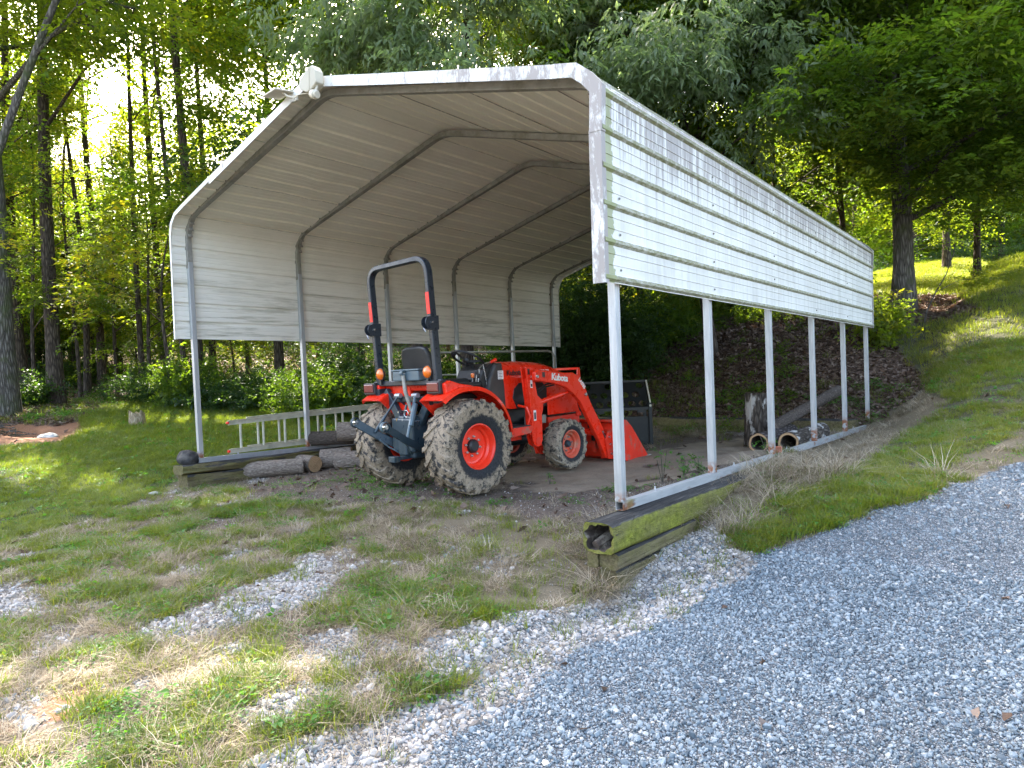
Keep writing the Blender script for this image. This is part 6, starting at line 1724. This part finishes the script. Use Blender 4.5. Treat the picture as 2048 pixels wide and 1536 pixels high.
# sapling by the big tree and small weeds by the rail
x, y = at(1850, 13.3); z = h1(x, y); rt = empty('sapling', (0, 0, 0)); tag(rt, 'thin bare stemmed sapling bending right beside the big bank tree', 'sapling')
cr_ = Vector(RC[:, 0])
P = [Vector((x, y, z - .05)) + cr_ * a + Vector((0, 0, c)) for a, c in ((0, 0), (.08, .35), (.28, .75), (.50, 1.1), (.68, 1.55), (.72, 1.9))]
b = MB(); b.tube([tuple(p) for p in P], [.018, .016, .013, .010, .008, .004], 6); b.tube([tuple(P[2]), tuple(P[2] + cr_ * .5 + Vector((0, 0, .25))), tuple(P[2] + cr_ * 1.3 + Vector((0, 0, .30)))], [.008, .006, .003], 5); b.build('stem', M['bark_grey'], rt, auto=60)
rs = np.random.default_rng(8); q = np.array([np.array(P[2] + cr_ * a_ + Vector((0, 0, .28))) for a_ in rs.uniform(.6, 1.4, 45)]) + rs.normal(0, .10, (45, 3))
scatter('leaves', q, randrot(rs, 45, .4), rs.uniform(.5, .9, 45), rs.uniform(.3, .8, 45), LIB['bushb'], rt)
for i, (px_, py_, hh, n, lb) in enumerate(((1325, 965, .30, 20, 'tall seeding weed inside the front of the right rail'), (1368, 950, .18, 26, 'bushy weed between the first two right posts'), (1398, 946, .15, 26, 'low dark weed by the second right post'), (1534, 905, .16, 12, 'thin weed at the foot of the upright hollow log'), (1100, 968, .10, 10, 'small grey green weed on the bare soil behind the front wheel'))):
    for D in np.arange(4, 10, .02):
        v = RC @ np.array([(px_ - 1024) / FPX, -(py_ - 768) / FPX, -1.0]); q = CP + v * D
        if q[2] < h1(q[0], q[1]): break
    rt = empty('weed_plant', (0, 0, 0)); tag(rt, lb, 'weed'); rs = np.random.default_rng(i)
    b = MB()
    for k in range(4): b.tube([(q[0], q[1], q[2] - .02), (q[0] + rs.normal(0, .03), q[1] + rs.normal(0, .03), q[2] + hh * rs.uniform(.7, 1.2))], [.004, .002], 4)
    b.build('stems', M['bark_grey'], rt)['kind'] = 'stuff'
    p = np.array(q) + rs.normal(0, 1, (n, 3)) * np.array([.05, .05, 0]) + np.stack([np.zeros(n), np.zeros(n), rs.uniform(.01, hh, n)], 1)
    scatter('leaves', p, randrot(rs, n, .4), rs.uniform(.35, .8, n) * (.8 if hh < .2 else .6), rs.uniform(0, .6, n), LIB['weed'], rt)
# low herb layer on the woods floor and creepers on the bank
def herbs(name, n, box, seed, dens, lib, label, smin, smax):
    x, y, z, W, r = place(n, box, seed, dens); m_ = len(x)
    o = scatter(name, np.stack([x, y, z + .05], 1), np.stack([r.normal(0, .5, m_), r.normal(-.5, .4, m_), r.uniform(0, 6.28, m_)], 1), r.uniform(smin, smax, m_), np.clip(.2 + .6 * W['n1'] + r.normal(0, .2, m_), 0, 1), LIB[lib], None); o['label'] = label; print(name, m_)
herbs('undergrowth', 9000, (-40, -4, -4, 26), 71, lambda W, x, y: W['litter'] * (W['n1'] > .50) * .4 * (W['d'] > 15), 'bushd', 'low leafy undergrowth on the floor of the left woods', .7, 1.5)
herbs('creeping_plants', 9000, (-3, 7, 6.5, 16), 72, lambda W, x, y: W['litter'] * (W['n2'] > .56) * .8 * (x < 4.6), 'bush', 'creeping green plants among the leaf litter of the bank', .3, .7)
herbs('bank_top_plants', 9000, (-6, 6, 11.5, 20), 73, lambda W, x, y: W['litter'] * (W['n1'] > .42) * .6 * (x < 3.6), 'bush', 'straggling plants along the top of the bank', .6, 1.2)
# far woods that read as one mass
n = 15000; rr = np.random.default_rng(55)
pc = rr.uniform(-500, 2500, n); Dd = rr.uniform(46, 78, n)
v = np.stack([(pc - 1024) / FPX, np.zeros(n), -np.ones(n)], 1) @ RC.T
X = CP[0] + v[:, 0] * Dd; Y = CP[1] + v[:, 1] * Dd
top = np.where(pc < 520, 8.0, 17.0) * (.75 + .5 * fbm(X * .12, Y * .12, 88))
Z = H(X, Y, False) + rr.uniform(0, 1, n) ** 1.2 * top
scatter('distant_woods', np.stack([X, Y, Z], 1), randrot(rr, n, .4), rr.uniform(1.6, 3.2, n), np.clip(.2 + .6 * fbm(X * .2, Y * .2, 66) + rr.normal(0, .12, n), 0, 1), LIB['far_b'])['label'] = 'distant woods closing the view behind the nearer trees'
